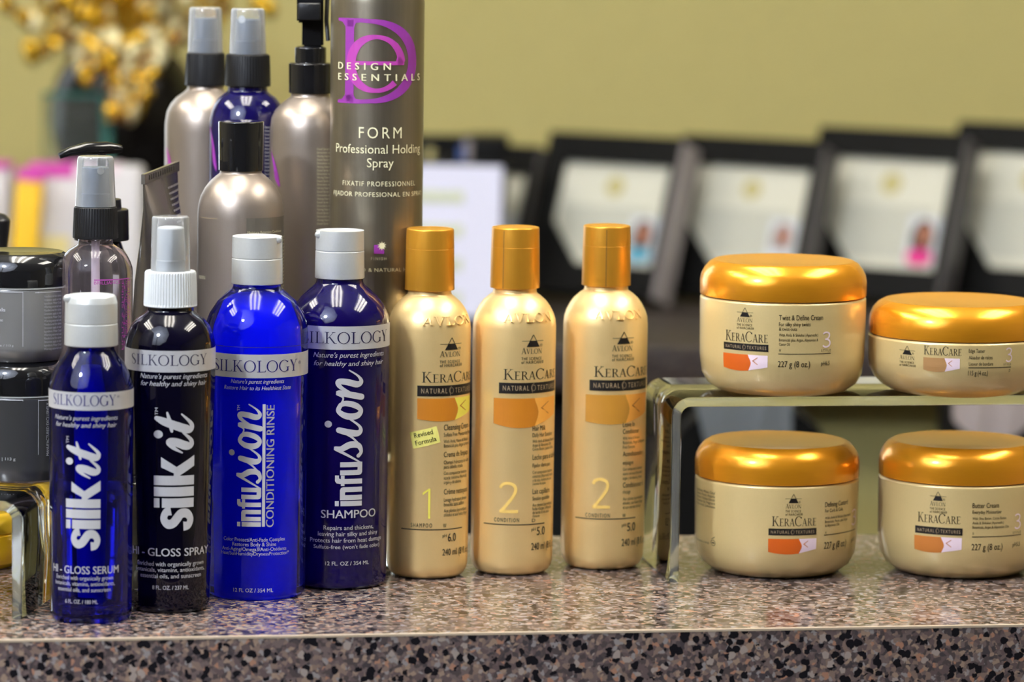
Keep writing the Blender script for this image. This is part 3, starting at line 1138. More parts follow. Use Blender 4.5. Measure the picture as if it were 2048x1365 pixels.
def swoosh(it, m1, m2, xl, xs, xr, yt, yb, ydip, arc=None, skew=0.0, flat=False, chev=M['i_brown2']):
    """left colour field with a belly and wavy right edge, pale field with a chevron right of it"""
    n = 14
    f = (xs - xl) / ((xs - xl) + (arc if arc else (xr - xs)))
    dip = (ydip - yb) / (yb - yt)

    def bot(x):
        return -dip * math.sin(min(1, x / max(.01, f) * .62 + .12) * math.pi) if x < 1.2 else 0

    def wave(y):
        return f + .035 * math.sin((y - .15) * 5.0)
    s = Shape()
    for k in range(n):
        for r_ in range(6):
            def P(i, j):
                y = j / 6
                x = wave(y) * i / n
                return (x, bot(x) * (1 - y) + y * 1.0)
            s.poly([P(k, r_), P(k + 1, r_), P(k + 1, r_ + 1), P(k, r_ + 1)])
    s2 = Shape()
    up = .10 if flat else .22
    for k in range(8):
        for r_ in range(6):
            def P(i, j):
                y = j / 6
                w = wave(y)
                x = w + (1 - w) * i / 8
                lo = bot(min(x, f)) * (1 - i / 8) + up * (i / 8)
                return (x, lo * (1 - y) + y)
            s2.poly([P(k, r_), P(k + 1, r_), P(k + 1, r_ + 1), P(k, r_ + 1)])
    c0 = f + (1 - f) * .20
    cw = (1 - f) * (.26 if flat else .34)
    s3 = Shape().ribbon([(c0 + cw, .82, .018), (c0, .56, .026), (c0 + cw, .28, .018)])
    tl, zt = it.surf(xl, yt)
    _, zb = it.surf(xl, yb)
    if arc:
        ts, _ = it.surf(xs, yt)
        tr = ts + arc * depth((it.X, it.Y, it.z0)) / FPX / it.rad(zt)
        ftrue = (ts - tl) / (tr - tl)
    else:
        tr, _ = it.surf(xr, yt)
    bx = (0, 1, 0, 1)
    it.put('colour_field', m1, s, tl, tr, zb, zt, bx, .00018, skew=skew)
    it.put('pale_field', m2, s2, tl, tr, zb, zt, bx, .0002, skew=skew)
    it.put('chevron', chev, s3, tl, tr, zb, zt, bx, .0004, skew=skew)


cond = lambda t: sans(t, .004)


def column(it, x, lines, ppx):
    """ragged column of condensed print; ppx px of arc per character at cap height 1"""
    for t, y0, y1 in lines:
        sh = cond(t)
        w = sh.bounds()[1] - sh.bounds()[0]
        it.text('small_print', M['i_black'], sh, x, None, y0, y1, arc=w * (y1 - y0) * ppx)


def gold_bottle(label, xc, base_x, yref, ybase, capg, bodyg):
    it = Item('gold_bottle', label, 'bottle', xc, yref, ybase, 70, group='gold lotion bottles in a row')
    return it


GB = []
specs = [
    dict(label='gold shampoo bottle with small yellow sticker and numeral 1, first of three', xc=860, ybase=1159, top=456, bot=579, hw=(47.5, 49.7), dy=0, k=1.0),
    dict(label='gold hair milk bottle with numeral 2, middle of the three gold bottles', xc=1030.5, ybase=1152, top=453, bot=575, hw=(47.5, 49.5), dy=-3.5, k=1.003),
    dict(label='gold leave-in conditioner bottle with numeral 2, beside the clear riser', xc=1213, ybase=1141, top=450, bot=570, hw=(47, 49), dy=-9, k=1.018)]
for sp in specs:
    it = Item('gold_bottle', sp['label'], 'bottle', sp['xc'], 520, sp['ybase'], 62, group='gold lotion bottles in a row')
    k, d = sp['k'], sp['dy']
    yb = sp['ybase']
    it.lathe('body', M['gold_body'], [('b', 0), ('b', 58, 5), (yb - 14, 72, 8), (yb - 30, 80.5 * k, 10), (yb - 60, 81.5 * k), (690 + d, 83 * k), (655 + d, 83 * k), (640 + d, 81.5 * k), (629 + d, 78 * k), (615 + d, 71 * k), (604 + d, 63 * k),
                                      (595 + d, 53 * k), (588 + d, 44, 2), (578 + d, 43), (578 + d, 0)], body=True)
    h0, h1 = sp['hw']
    tp, bt = sp['top'], sp['bot']
    cap = it.lathe('cap', M['gold_cap'], [(bt, 0), (bt, h1, 1.5), (tp + 40.6, h0 + .9), (tp + 40, h0 + .35), (tp + 39.4, h0 + .9), (tp + 1, h0, 5), (tp, h0 - 6, 3), (tp + 1, h0 - 9), (tp + 1, 0)], sharp=24)
    if d:   # moulding seam down the front of the cap
        bm = bmesh.new()
        a = -.50 if d > -5 else -.03
        sp_ = [(bt - 1, h1), (tp + 41, h0 + .95), (tp + 39, h0 + .95), (tp + 6, h0 + .1)]
        vs = [[bm.verts.new(((it.r(y_, w_) + .00008) * math.sin(a + da), -(it.r(y_, w_) + .00008) * math.cos(a + da), it.z(y_))) for da in (-.016, .016)] for y_, w_ in sp_]
        for p0, p1 in zip(vs, vs[1:]):
            bm.faces.new((p0[0], p0[1], p1[1], p1[0]))
        from_bm('moulding_seam', bm, M['i_brown3'], cap)
    GB.append(it)

g1, g2, g3 = GB
for it, dx, dy, kx, colr in ((g1, 0, 0, 1, 0), (g2, 163.3, -6, 1, 1), (g3, 344.5, -11.5, 1, 2)):
    x = lambda v: v + dx
    y = lambda v: v + dy
    # raised name on the shoulder
    s = serif('AVLON', .10)
    tl, _ = it.surf(x(845), y(640)); tr, _ = it.surf(x(937), y(640))
    _, z0 = it.surf(x(890), y(651)); _, z1 = it.surf(x(890), y(633))
    b_ = s.bounds()
    it.put('raised_lettering', M['gold_body'], s, tl, tr, z0, z1, (b_[0], b_[1], 0, 1), .0007, True)
    mark(it, x(902.7), y(676), y(700), 12)
    it.text('emblem', M['i_black'], serif('AVLON', .08, 'A', 1.18), x(879.6), x(919.7), y(704), y(714))
    it.text('emblem', M['i_black'], cond('\u00ae'), x(916), x(921), y(694), y(699))
    it.text('emblem', M['i_black'], sans('THE SCIENCE', .01, 0, 1.3), x(879.6), x(919), y(721), y(726.5))
    it.text('emblem', M['i_black'], sans('of HAIRCARE\u00ae', .01, 0, 1.2), x(879.6), x(923), y(728), y(733.8))
    it.text('brand_lettering', M['i_black'], serif('KERACARE', .05, 'KC', 1.28), x(844), None, y(749), y(765.5), arc=131)
    natural_band(it, x(834.7), None, y(771.4), y(792.8), arc=142)

swoosh(g1, M['i_swoosh1'], M['i_yellow'], 834.7, 914, None, 797, 835.7, 843, arc=52)
swoosh(g2, M['i_swoosh1'], M['i_peach'], 987.7, 1074, None, 796, 842, 855, arc=60)
swoosh(g3, M['i_swoosh3'], M['i_peach'], 1171.7, 1256, None, 789, 840, 848, arc=60)
PPX = .62
column(g1, 887.5, [('Cleansing Cream', 850, 861.5), ('Sulfate Free Moisturizing Shampoo', 866.5, 874), ('With Amla, Neem & Shikakai', 880.5, 887), ('Botanicals plus Argan & Almond', 889, 895.5),
                   ('Crema de limpieza', 904.5, 915), ('Champ\u00fa hidratante sin sulfato', 922, 929), ('para cabello rizado', 931, 938), ('Con compuestos bot\u00e1nicos', 944, 950.5),
                   ('acacia concinna (Ayurvedic)', 953, 959.5), ('arg\u00e1n y de abisinia', 962, 968.5), ('Cr\u00e8me nettoyante', 979, 989.5), ('Lavage hydratant cheveux', 997, 1004),
                   ('boucl\u00e9s sans sulfate', 1006, 1013.5), ('Aux plantes (ayurv\u00e9diques)', 1019, 1025.6), ("shikakai et aux huiles d'argan", 1027.6, 1034)], PPX)
column(g2, 1064.8, [('Hair Milk', 852.7, 862.5), ('Daily Hair Sustainer', 867, 875), ('With Amla & Shikakai Botanicals', 880.5, 886.5), ('Argan & Abyssinian Oils', 888.5, 894.5), ('Cocoa Butter, Jojoba & Shea', 896, 902),
                    ('Leche para el cabello', 910, 920.6), ('Fijador diario para', 928, 935.5), ('Con compuestos bot\u00e1nicos', 942.5, 948.5), ('concinna (Ayurvedic) aceites', 950.5, 956.5), ('y de soja, manteca de cacao', 958.5, 964), ('y aceites de jojoba', 966, 971),
                    ('Lait capillaire', 978.7, 989), ('Soutien quotidien', 994, 1001.5), ('Aux plantes (ayurv\u00e9diques)', 1008, 1014), ("huiles d'argan, d'Abyssinie", 1015.5, 1021.5), ('de karit\u00e9 et de cacao', 1023, 1029), ("d'amande", 1030.5, 1035.5)], PPX)
column(g3, 1245.6, [('Leave In', 845, 854.7), ('Conditioner', 859, 868.5), ('With Amla & Shikakai', 874.5, 880), ('Botanicals, Argan & Abyssinian', 883, 889), ('Fruit Extracts', 892, 898),
                    ('Acondicionador y', 904, 913.5), ('enjuague', 922, 930), ('Con compuestos bot\u00e1nicos', 936.5, 942), ('acacia concinna (Ayurvedic)', 945.5, 951), ('arg\u00e1n y de abisinia, y frutas', 954.5, 960),
                    ('Conditionneur \u00e0', 966, 976), ('rin\u00e7age', 981, 988), ('Aux plantes (ayurv\u00e9diques)', 995.5, 1001.5), ("shikakai, aux huiles d'argan", 1004, 1010), ('et aux extraits de fruit', 1012.5, 1018.5)], PPX)


def digit(n):
    w = .10
    if n == '1':
        return Shape().rect(.34, .34 + w * 1.2, 0, 1).poly([(.0, .86), (.02, .78), (.36, .94), (.36, 1)])
    if n == '2':
        return Shape().ribbon(spline([(.04, .80, w), (.10, .91, w), (.28, .965, w), (.48, .90, w), (.54, .74, w), (.46, .54, w), (.24, .25, w), (.05, .035, w)], 5)).rect(.02, .62, 0, w, 8)
    return (Shape().ribbon(spline([(.03, .86, w), (.14, .95, w), (.32, .965, w), (.49, .87, w), (.48, .68, w), (.34, .55, w), (.18, .525, w)], 5))
            .ribbon(spline([(.18, .525, w), (.40, .50, w), (.55, .36, w), (.54, .17, w), (.36, .04, w), (.16, .04, w), (.02, .13, w)], 5)))


def foot_print(it, word, wl, wr, wy, num, nl, nr, ny, letter, lx, ph, px_, py_, lineL, lineR, ly, vol, vy, mnum, ly2):
    it.text('small_print', M['i_black'], sans(word, .006, 0, 1.4), wl, wr, *wy)
    it.text('numeral', mnum, digit(num), nl, nr, *ny)
    it.text('small_print', M['i_black'], cond(letter), lx, lx + 6.5, *ly2)
    it.band('rule_line', M['i_black'], lineL, lineR, ly - .9, ly + .9)
    it.text('small_print', M['i_black'], cond('pH'), px_, px_ + 8, py_ - 14, py_ - 8)
    it.text('small_print', M['i_black'], cond(ph), px_ + 10.5, px_ + 26, py_ - 16, py_)
    sh = cond('240 ml (8 fl. oz.)')
    it.text('small_print', M['i_black'], sh, px_ - .5, None, *vy, arc=84)


foot_print(g1, 'SHAMPOO', 822, 864, (1047.5, 1055.5), '1', 845, 860.5, (978, 1038), 'W', 886, '6.0', 885, 1083, 803, 923.5, 1060.5, '', (1099, 1112), M['i_yellow'], (1048, 1056))
foot_print(g2, 'CONDITION', 988.6, 1038, (1037, 1044.6), '2', 998, 1036, (965, 1027), 'D', 1063.5, '5.0', 1062.7, 1070, 968, 1088, 1050.5, '', (1087, 1101), M['i_two'], (1038, 1044.5))
foot_print(g3, 'CONDITION', 1171, 1219.6, (1027.6, 1035.5), '2', 1183.5, 1220, (957, 1018), 'W', 1244.5, '5.0', 1243.5, 1062, 1151, 1270, 1039, '', (1079, 1093), M['i_two'], (1028, 1035.5))
# sticker on the first bottle
s = Shape()
for i in range(5):
    for _ in (0,):
        s.poly([(i / 5, 0), ((i + 1) / 5, 0), ((i + 1) / 5, 1), (i / 5, 1)])
ta, za = g1.surf(823, 882)
tb, zb = g1.surf(877, 869)
dth, dz = tb - ta, zb - za
Rr = g1.rad(za)
hh = 33.5 * depth((g1.X, g1.Y, .1)) / FPX
Ln = math.hypot(dth * Rr, dz)
ux, uz = dth / Ln, dz / Ln


def on_sticker(u_, v_):      # u along, v up, both in metres
    return (ta + ux * u_ - uz / Rr * v_, za + uz * u_ + ux * Rr * v_)


g1._store('sticker', M['sticker'], [on_sticker(x * Ln, (yv - .5) * hh) for x, yv in s.v], s.f, .0002, False)
for txt, v0, u0, u1 in (('Revised', .12, .15, .82), ('Formula', -.34, .13, .88)):
    sh = cond(txt)
    b_ = sh.bounds()
    V = [on_sticker((u0 + (u1 - u0) * (x - b_[0]) / (b_[1] - b_[0])) * Ln, (v0 + yv * .28) * hh) for x, yv in sh.v]
    g1._store('sticker_lettering', M['i_black'], V, sh.f, .0004, False)
for g in GB:
    g.finish()

# ------------------------------------------------------------------ gold jars
ZR = h_right


def gold_jar(label, xc, yref, ybase, z0, hwb, lid, body):
    it = Item('gold_jar', label, 'jar', xc, yref, ybase, hwb, z0=z0, group='gold cream jars')
    it.lathe('body', M['jar_gold'], body, body=True, seg=96)
    l = it.lathe('lid', M['jar_lid'], lid, seg=96, sharp=60)
    return it


def jar_lid(top, bot, hw):
    return [(bot, 0), (bot, hw, 1.5), (bot - 28, hw + .5), (bot - 42, hw - 2), (bot - 53, hw - 8), (top + 6, hw - 17), (top + .5, hw - 27, 3), (top + 1, hw - 31), (top + 1, 0)]


def jar_body(top, low, hw, taper=1.0):
    n_ = low - top
    return [('b', 0), ('b', 110 * taper, 3), (low - 5, 129 * taper), (low - 18, hw - 17), (low - 38, hw - 6), (low - 72, hw - 1.5, 6), (top + 30, hw), (top + 3, hw, 2), (top, hw - 3), (top, 0)]


j1 = gold_jar('large gold cream jar standing on the riser, above the custard jar', 1565, 650, 794, ZR, 110, jar_lid(519, 589, 166), jar_body(591, 781, 166))
j2 = Item('gold_jar', 'low wide gold jar on the riser at right frame edge, shortest of the jars', 'jar', 1915, 680, 797, 110, z0=ZR, group='gold cream jars')
j2.lathe('body', M['jar_gold'], [('b', 0), ('b', 105, 3), (779, 128), (768, 150), (752, 166), (735, 175), (715, 178, 4), (671, 179, 2), (668, 176), (668, 0)], body=True, seg=96)
j2.lathe('lid', M['jar_lid'], [(666, 0), (666, 178, 1.5), (645, 178), (630, 176), (617, 170), (606, 160), (599.5, 148, 3), (600, 144), (600, 0)], seg=96, sharp=60)
j3 = gold_jar('large gold custard jar on the counter under the riser, beside its left leg', 1552.5, 1020, 1157, 0, 110, jar_lid(879, 949, 164), jar_body(951, 1139, 163.5))
j4 = gold_jar('large gold butter cream jar on the counter at lower right frame edge', 1920, 1020, 1158, 0, 110, jar_lid(879, 949, 164), jar_body(951, 1140, 164))


def jar_mark(it, cx, y0, k=1.0):
    mark(it, cx, y0, y0 + 18 * k, 9.3 * k)
    it.text('emblem', M['i_black'], serif('AVLON', .08, 'A', 1.18), cx - 16 * k, cx + 15 * k, y0 + 21 * k, y0 + 28.5 * k)
    it.text('emblem', M['i_black'], cond('\u00ae'), cx + 10 * k, cx + 14 * k, y0 + 14 * k, y0 + 18 * k)
    it.text('emblem', M['i_black'], sans('THE SCIENCE', .012, 0, 1.3), cx - 16 * k, cx + 14.5 * k, y0 + 32 * k, y0 + 36.5 * k)
    it.text('emblem', M['i_black'], sans('of HAIRCARE\u00ae', .012, 0, 1.2), cx - 16 * k, cx + 18 * k, y0 + 38.5 * k, y0 + 43 * k)


def lines(it, x, rows):
    for t, xr_, y0, y1 in rows:
        it.text('small_print', M['i_black'], cond(t), x, xr_, y0, y1)


kc = serif('KERACARE', .05, 'KC', 1.28)
jar_mark(j1, 1490, 616)
j1.text('brand_lettering', M['i_black'], kc, 1452, 1536, 668, 684)
natural_band(j1, 1448, 1537, 683.5, 697.5)
swoosh(j1, M['i_orange'], M['i_pinkw'], 1447, 1502, 1535.6, 705, 731, 738, flat=True)
lines(j1, 1558, [('Twist & Define Cream', 1646, 631, 641), ('For silky shiny twists', 1621, 645.5, 653), ('& twist-outs', 1594, 655.5, 662), ('With Amla & Shikakai (Ayurvedic)', 1636, 668, 673.6),
                 ('Botanicals plus Argan, Abyssinian &', 1636, 678, 683.6), ('Castor Oil', 1579.5, 686.5, 692), ('W', 1562, 698.5, 704)])
j1.text('numeral', M['i_pinkw'], digit('3'), 1645, 1661, 664, 695)
j1.text('small_print', M['i_black'], sans('STYLE', 0, 0, 1.4), 1642, 1661, 699, 703.5)
j1.band('rule_line', M['i_black'], 1556.4, 1661, 708, 709.4)
j1.text('small_print', M['i_black'], cond('227 g (8 oz.)'), 1555.6, 1620, 723, 735)
j1.text('small_print', M['i_black'], cond('pH6.5'), 1642, 1658.7, 722.5, 731)
jar_mark(j3, 1587, 989)
j3.text('brand_lettering', M['i_black'], kc, 1544, 1632, 1038, 1053)
natural_band(j3, 1537, 1632.6, 1057.5, 1071)
swoosh(j3, M['i_orange'], M['i_pinkw'], 1536.4, 1599, 1632.6, 1078, 1102, 1109, flat=True)
lines(j3, 1650, [('Defining Custard', 1694.6, 1003, 1012.5), ('For Curls & Coils', 1685, 1017.5, 1024), ('With Amla & Shikakai (Ayurvedic)', 1700, 1031.5, 1036.5), ('Botanicals, Pectin, plus Argan', 1694, 1039.5, 1044.5), ('& Abyssinian Oils', 1678, 1048, 1053), ('W', 1652.5, 1064, 1069)])
j3.text('numeral', M['i_pinkw'], digit('3'), 1703, 1711, 1019, 1050)
j3.band('rule_line', M['i_black'], 1648, 1709.5, 1066.5, 1068)
j3.text('small_print', M['i_black'], cond('227 g (8 oz.)'), 1648, 1691, 1083, 1096)
j3.text('small_print', M['i_black'], cond('pH5.0'), 1702, 1709, 1075, 1083)
for i, t in enumerate(('Ingredients: Water, Cetyl', 'Glycerin, Pectin, Argania', 'Panthenol, Shikakai Extract', 'Abyssinian Oil, Fragrance', 'Citric Acid, Limonene')):
    j3.text('small_print', M['i_black'], cond(t), 1394.5, 1430.5, 981 + 7 * i, 986 + 7 * i)
j3.text('small_print', M['i_black'], cond('Avlon, Melrose Park, IL 60160'), 1392.5, 1418, 1081, 1085)
j3.text('small_print', M['i_black'], Shape().ring(.5, .3, .5, .5, .08).ribbon([(.2, .9, .1), (.9, 1.3, .1)]).rect(.2, .8, .2, .4), 1422, 1431, 1078, 1090)
jar_mark(j4, 1876, 984)
j4.text('brand_lettering', M['i_black'], kc, 1836, 1921, 1032, 1047)
natural_band(j4, 1830.5, 1925.4, 1051, 1065.5)
swoosh(j4, M['i_brown2'], M['i_pinkw'], 1829, 1887, 1924, 1070, 1096, 1102, flat=True)
lines(j4, 1945, [('Butter Cream', 1997.6, 1007, 1016.5), ('Everyday Moisturizer', 2003, 1021.5, 1028), ('With Shea Butter, Cocoa Butter,', 2013, 1035, 1040), ('Amla & Shikakai (Ayurvedic)', 2007, 1044, 1049), ('Botanicals, Argan & Abyssinian Oils', 2017, 1052.5, 1057.5), ('D', 1947.5, 1065.5, 1070.5)])
j4.text('numeral', M['i_pinkw'], digit('3'), 2029, 2041, 1028, 1058)
j4.text('small_print', M['i_black'], sans('STYLE', 0, 0, 1.4), 2025, 2041, 1063, 1067.5)
j4.band('rule_line', M['i_black'], 1944, 2041.5, 1073, 1074.5)
j4.text('small_print', M['i_black'], cond('227 g (8 oz.)'), 1943, 2004.7, 1088.5, 1101)
j4.text('small_print', M['i_black'], cond('pH5.5'), 2025, 2039, 1085, 1093)
jar_mark(j2, 1814.7, 692.5, .95)
j2.text('brand_lettering', M['i_black'], kc, 1848, 1923, 697.5, 711)
swoosh(j2, M['i_brown'], M['i_pinkw'], 1847, 1892, 1920, 714.7, 737, 743, flat=True)
lines(j2, 1937.5, [('Edge Tamer', 1970, 698.5, 706), ('Alisador de ra\u00edces', 1985, 712, 719), ('Lisseur de bordure', 1986, 725, 731.7)])
j2.text('numeral', M['i_pinkw'], digit('3'), 2011.6, 2024, 696, 724)
j2.text('small_print', M['i_black'], sans('STYLE', 0, 0, 1.4), 2007, 2021.5, 727, 731)
j2.band('rule_line', M['i_black'], 1936.8, 2021.5, 735.2, 736.6)
j2.text('small_print', M['i_black'], cond('115 g (4 oz.)'), 1936, 1975.6, 742, 751.5)
j2.text('small_print', M['i_black'], cond('D'), 2017.5, 2020, 738.5, 744)
for j in (j1, j2, j3, j4):
    j.finish()

# ------------------------------------------------------------------ back row on the hidden riser
RB = 'b'


def spray_top(it, top, cbot, colbot, hw_t, hw_b, hw_c, act_mat, hole=None):
    it.lathe('collar', M['black_matte'], [(colbot, 0), (colbot, hw_c, 1.5), (colbot - 6, hw_c), (cbot + 4, hw_c - 2), (cbot, hw_c - 4, 2), (cbot, 0)], ribs=48, rib_depth=.0004, rib_range=(colbot - 6.5, cbot + 3.5), sharp=25)
    a = it.lathe('actuator', act_mat, [(cbot, 0), (cbot, hw_b - 6), (cbot - 26, hw_b - 6), (cbot - 28, hw_b - 9), (top + 22, hw_t - 8, 3), (top + 20, 0)])
    if hole:
        th = (hole[0]) * 1.0
        s = Shape().disc(0, 0, 1, 1, 16)
        r = it.r(hole[1], hw_t - 7.2)
        bm = bmesh.new()
        bmesh.ops.create_circle(bm, cap_ends=True, segments=18, radius=it.r(hole[1], 7.5))
        bmesh.ops.transform(bm, matrix=Matrix.Rotation(th, 4, 'Z') @ Matrix.Translation((0, -r, it.z(hole[1]))) @ Matrix.Rotation(math.pi / 2, 4, 'X'), verts=bm.verts)
        from_bm('nozzle_orifice', bm, M['white_plastic'], a)
    it.lathe('overcap', M['overcap'], [(cbot - 1, hw_b), (top + 8, hw_t), (top, hw_t - 2, 6), (top, 0)], sharp=60)


# clear spray bottle
cs = Item('spray_bottle', 'clear pinkish spray bottle with black ribbed collar in front of the jars', 'spray bottle', 191, 450, Y=2.376, z0=ZB, group='spray bottles in the back row')
cs.lathe('body', M['clear_pink'], [(RB, 0), (RB, 68, 4), (870, 74, 6), (545, 74.5), (535, 74), (523, 70), (510, 63), (500, 54), (493, 43), (488, 35, 3), (478, 34), (478, 0)], body=True)
bm = bmesh.new()
tube_along(bm, [(0, 0, .004), (0, 0, cs.z(482))], .0018)
dt = from_bm('dip_tube', bm, M['clear_dip'], cs.root)
spray_top(cs, 312, 413, 476, 36.5, 40.5, 45.5, M['smoke'], (.45, 340))
for i, t in enumerate(('HOLD & SHINE', 'SPRAY', 'Mist lightly over dry hair', 'and style as desired', 'flexible brushable hold')):
    cs.vtext('small_print', M['i_magenta'], sans(t, .004), 243 + 3.4 * i, 246 + 3.4 * i, 700, 560)
cs.text('small_print', M['i_magenta'], Shape().rect(0, 1, 0, 1, 10), 188, 258, 559, 561)
cs.text('small_print', M['i_magenta'], sans('BRILLIANCE'), 188, 240, 563, 569)
cs.finish()

# tube
Yt = 2.445
tx = at_y(327, 540, Yt).x
tu = empty('cosmetic_tube', (tx, Yt, ZB), 'grey squeeze tube with crimped end up behind the white spray top', 'tube')
zc = height_for(tx, Yt, 352) - ZB
zt = height_for(tx, Yt, 340) - ZB
Rt = 66 * depth((tx, Yt, .1)) / FPX
cang = math.radians(74)            # crimp runs left-near to right-far
ox = at_y(321, 345, Yt).x - tx
bm = bmesh.new()
rings = []
NS = 40
for z, fl in ((.0, 0), (.03, 0), (zc * .45, .05), (zc * .62, .2), (zc * .78, .48), (zc * .9, .8), (zc - .001, 1.0)):
    ring = []
    hwid = Rt * (1 + (math.pi / 2 - 1) * fl * .82)
    hthk = Rt * (1 - fl) + .0009 * fl
    sx = ox * fl
    for k in range(NS):
        a = 2 * math.pi * k / NS
        u_, v_ = hwid * math.cos(a), hthk * math.sin(a)
        ring.append(bm.verts.new((sx + u_ * math.cos(cang) - v_ * math.sin(cang), u_ * math.sin(cang) + v_ * math.cos(cang), z + .07 * u_ * fl)))
    rings.append(ring)
for A_, B_ in zip(rings, rings[1:]):
    for k in range(NS):
        bm.faces.new((A_[k], A_[(k + 1) % NS], B_[(k + 1) % NS], B_[k]))
bm.faces.new(rings[0]); bm.faces.new(rings[-1])
from_bm('tube_body', bm, M['tube'], tu)
cl = Rt * (1 + (math.pi / 2 - 1) * .82)
mt_ = Matrix.Translation((ox, 0, 0)) @ Matrix.Rotation(cang, 4, 'Z') @ Matrix(((1, 0, 0, 0), (0, 1, 0, 0), (.07, 0, 1, 0), (0, 0, 0, 1)))
cr = box('crimp', M['tube'], tu, -cl, cl, -.0011, .0011, zc - .001, zt + .0012, mtx=mt_)
bm = bmesh.new()
for k in range(12):
    bm_box(bm, -cl * .75 + k * cl * .13, -cl * .75 + k * cl * .13 + .0008, -.0016, .0016, zc + .0006, zt, mt_)
from_bm('crimp_ridge', bm, M['tube'], cr)
# print on the side of the tube that faces the camera
TUBE_RINGS = ((.0, 0), (.03, 0), (zc * .45, .05), (zc * .62, .2), (zc * .78, .48), (zc * .9, .8), (zc - .001, 1.0))


def tube_point(z, a, off):
    for (z0_, f0), (z1_, f1) in zip(TUBE_RINGS, TUBE_RINGS[1:]):
        if z0_ <= z <= z1_:
            fl = f0 + (f1 - f0) * (z - z0_) / (z1_ - z0_)
    u_ = Rt * (1 + (math.pi / 2 - 1) * fl * .82) * math.cos(a)
    v_ = (Rt * (1 - fl) + .0009 * fl) * math.sin(a) - off
    return (ox * fl + u_ * math.cos(cang) - v_ * math.sin(cang), u_ * math.sin(cang) + v_ * math.cos(cang), z + .07 * u_ * fl)


bm = bmesh.new()
for k in range(10):
    z = zc * (.95 - .020 * k)
    a_ = 1.55 * math.pi
    while a_ < 1.90 * math.pi:
        w_ = random.uniform(.05, .14)
        bm.faces.new([bm.verts.new(tube_point(zz_, aa_, .0004)) for aa_, zz_ in ((a_, z), (a_ + w_, z), (a_ + w_, z + .0011), (a_, z + .0011))])
        a_ += w_ + .025
from_bm('small_print', bm, M['i_grey'], tu)

# pearl bottle with tall black cap
pb = Item('pearl_bottle', 'pearl taupe bottle with a tall glossy black cap, in front of the sprays', 'bottle', 482, 300, Y=2.447, z0=ZB, group='pearl taupe bottles')
pb.lathe('body', M['pearl'], [(RB, 0), (RB, 80, 4), (860, 86, 6), (440, 86.5), (425, 86.3), (408, 84.5), (393, 80.5), (376, 72), (363, 62), (352, 50), (346, 42, 2), (335, 41), (335, 0)], body=True)
pb.lathe('cap', M['black_gloss'], [(341, 0), (341, 44.5, 1.5), (243, 45.8, 3), (242, 42, 1), (243, 0)], sharp=50)
pb.band('label_panel', mat('taupe_label', (.17, .15, .12), .35, .4), 492, 566, 436, 800)
pb.band('label_line', M['i_tan'], 398, 435, 436, 437)
pb.text('small_print', M['i_cream'], cond('Moisture Retention Conditioner'), 495, 562, 462, 467)
for i in range(16):
    pb.text('small_print', M['i_cream'], cond('for dry hair, smooth over'), 558, 568.5, 472 + 7 * i, 476 + 7 * i)
pb.text('small_print', M['i_cream'], sans('DESIGN ESSENTIALS'), 399, 411, 552, 558)
pb.finish()

# left pearl spray
pl = Item('pearl_bottle', 'tall pearl taupe spray bottle with frosted overcap, furthest back on the left', 'spray bottle', 411, 140, Y=2.592, z0=ZB, group='pearl taupe bottles')
pl.lathe('body', M['pearl'], [(RB, 0), (RB, 76, 4), (830, 80, 6), (260, 80.5), (245, 80), (223, 76.5), (208, 69), (196, 59), (185, 44), (178, 36, 2), (170, 35), (170, 0)], body=True)
spray_top(pl, 14, 105, 171, 32.5, 35, 40.5, M['smoke'])
s = Shape().ribbon(spline([(0, 1, .05), (.35, .62, .22), (.55, .3, .30), (.8, 0, .1)], 6))
pl.text('swoosh', M['i_magenta'], s, 333, 346, 296, 345)
pl.finish()

# dark blue spray
sb = Item('spray_bottle', 'dark blue spray bottle with frosted overcap between two pearl bottles', 'spray bottle', 495.5, 140, Y=2.548, z0=ZB, group='spray bottles in the back row')
sb.lathe('body', M['blue_clear'], [(RB, 0), (RB, 72, 4), (840, 76, 6), (255, 77), (240, 76), (222, 72.5), (207, 66), (196, 58), (187, 46), (182, 40, 2), (172, 39), (172, 0)], body=True)
spray_top(sb, 16, 108, 172, 34, 37, 46, M['smoke'], (-.42, 38))
for i in range(22):
    sb.text('small_print', M['i_white'], sm('Directions: mist on hair'), 529, 553, 252 + 7.2 * i, 256.5 + 7.2 * i)
s = Shape().ribbon(spline([(0, 1, .05), (.35, .62, .22), (.55, .3, .30), (.8, 0, .1)], 6))
sb.text('swoosh', M['i_purple'], s, 421, 434, 255, 340)
sb.finish()

# trigger spray
tr = Item('pearl_bottle', 'pearl taupe bottle with black trigger spray head beside the tall can', 'spray bottle', 621, 140, Y=2.516, z0=ZB, group='pearl taupe bottles')
tr.lathe('body', M['pearl'], [(RB, 0), (RB, 76, 4), (850, 80, 6), (275, 80.5), (258, 80), (236, 77.5), (220, 69), (208, 58), (198, 45), (193, 39, 2), (185, 38), (185, 0)], body=True)
hd = tr.lathe('trigger_collar', M['black_gloss'], [(186, 0), (186, 43, 1.5), (127, 43.5, 2), (125, 40), (124, 31.5), (95, 31.5, 2), (92, 26), (92, 0)], sharp=45)
k_ = depth((tr.X, tr.Y, .3)) / FPX
zz = tr.z
hb = bmesh.new()
bm_box(hb, -17 * k_, 26 * k_, -14 * k_, 14 * k_, zz(94), zz(36))
bm_box(hb, -26 * k_, 27 * k_, -46 * k_, 40 * k_, zz(44), zz(-34))
bmesh.ops.bevel(hb, geom=hb.edges[:], offset=4 * k_, segments=2, affect='EDGES')
head = from_bm('spray_head', hb, M['black_gloss'], tr.root, sharp=50)
box('nozzle', M['black_plastic'], head, -22 * k_, 22 * k_, -62 * k_, -46 * k_, zz(38), zz(4), 3 * k_)
lb = bmesh.new()
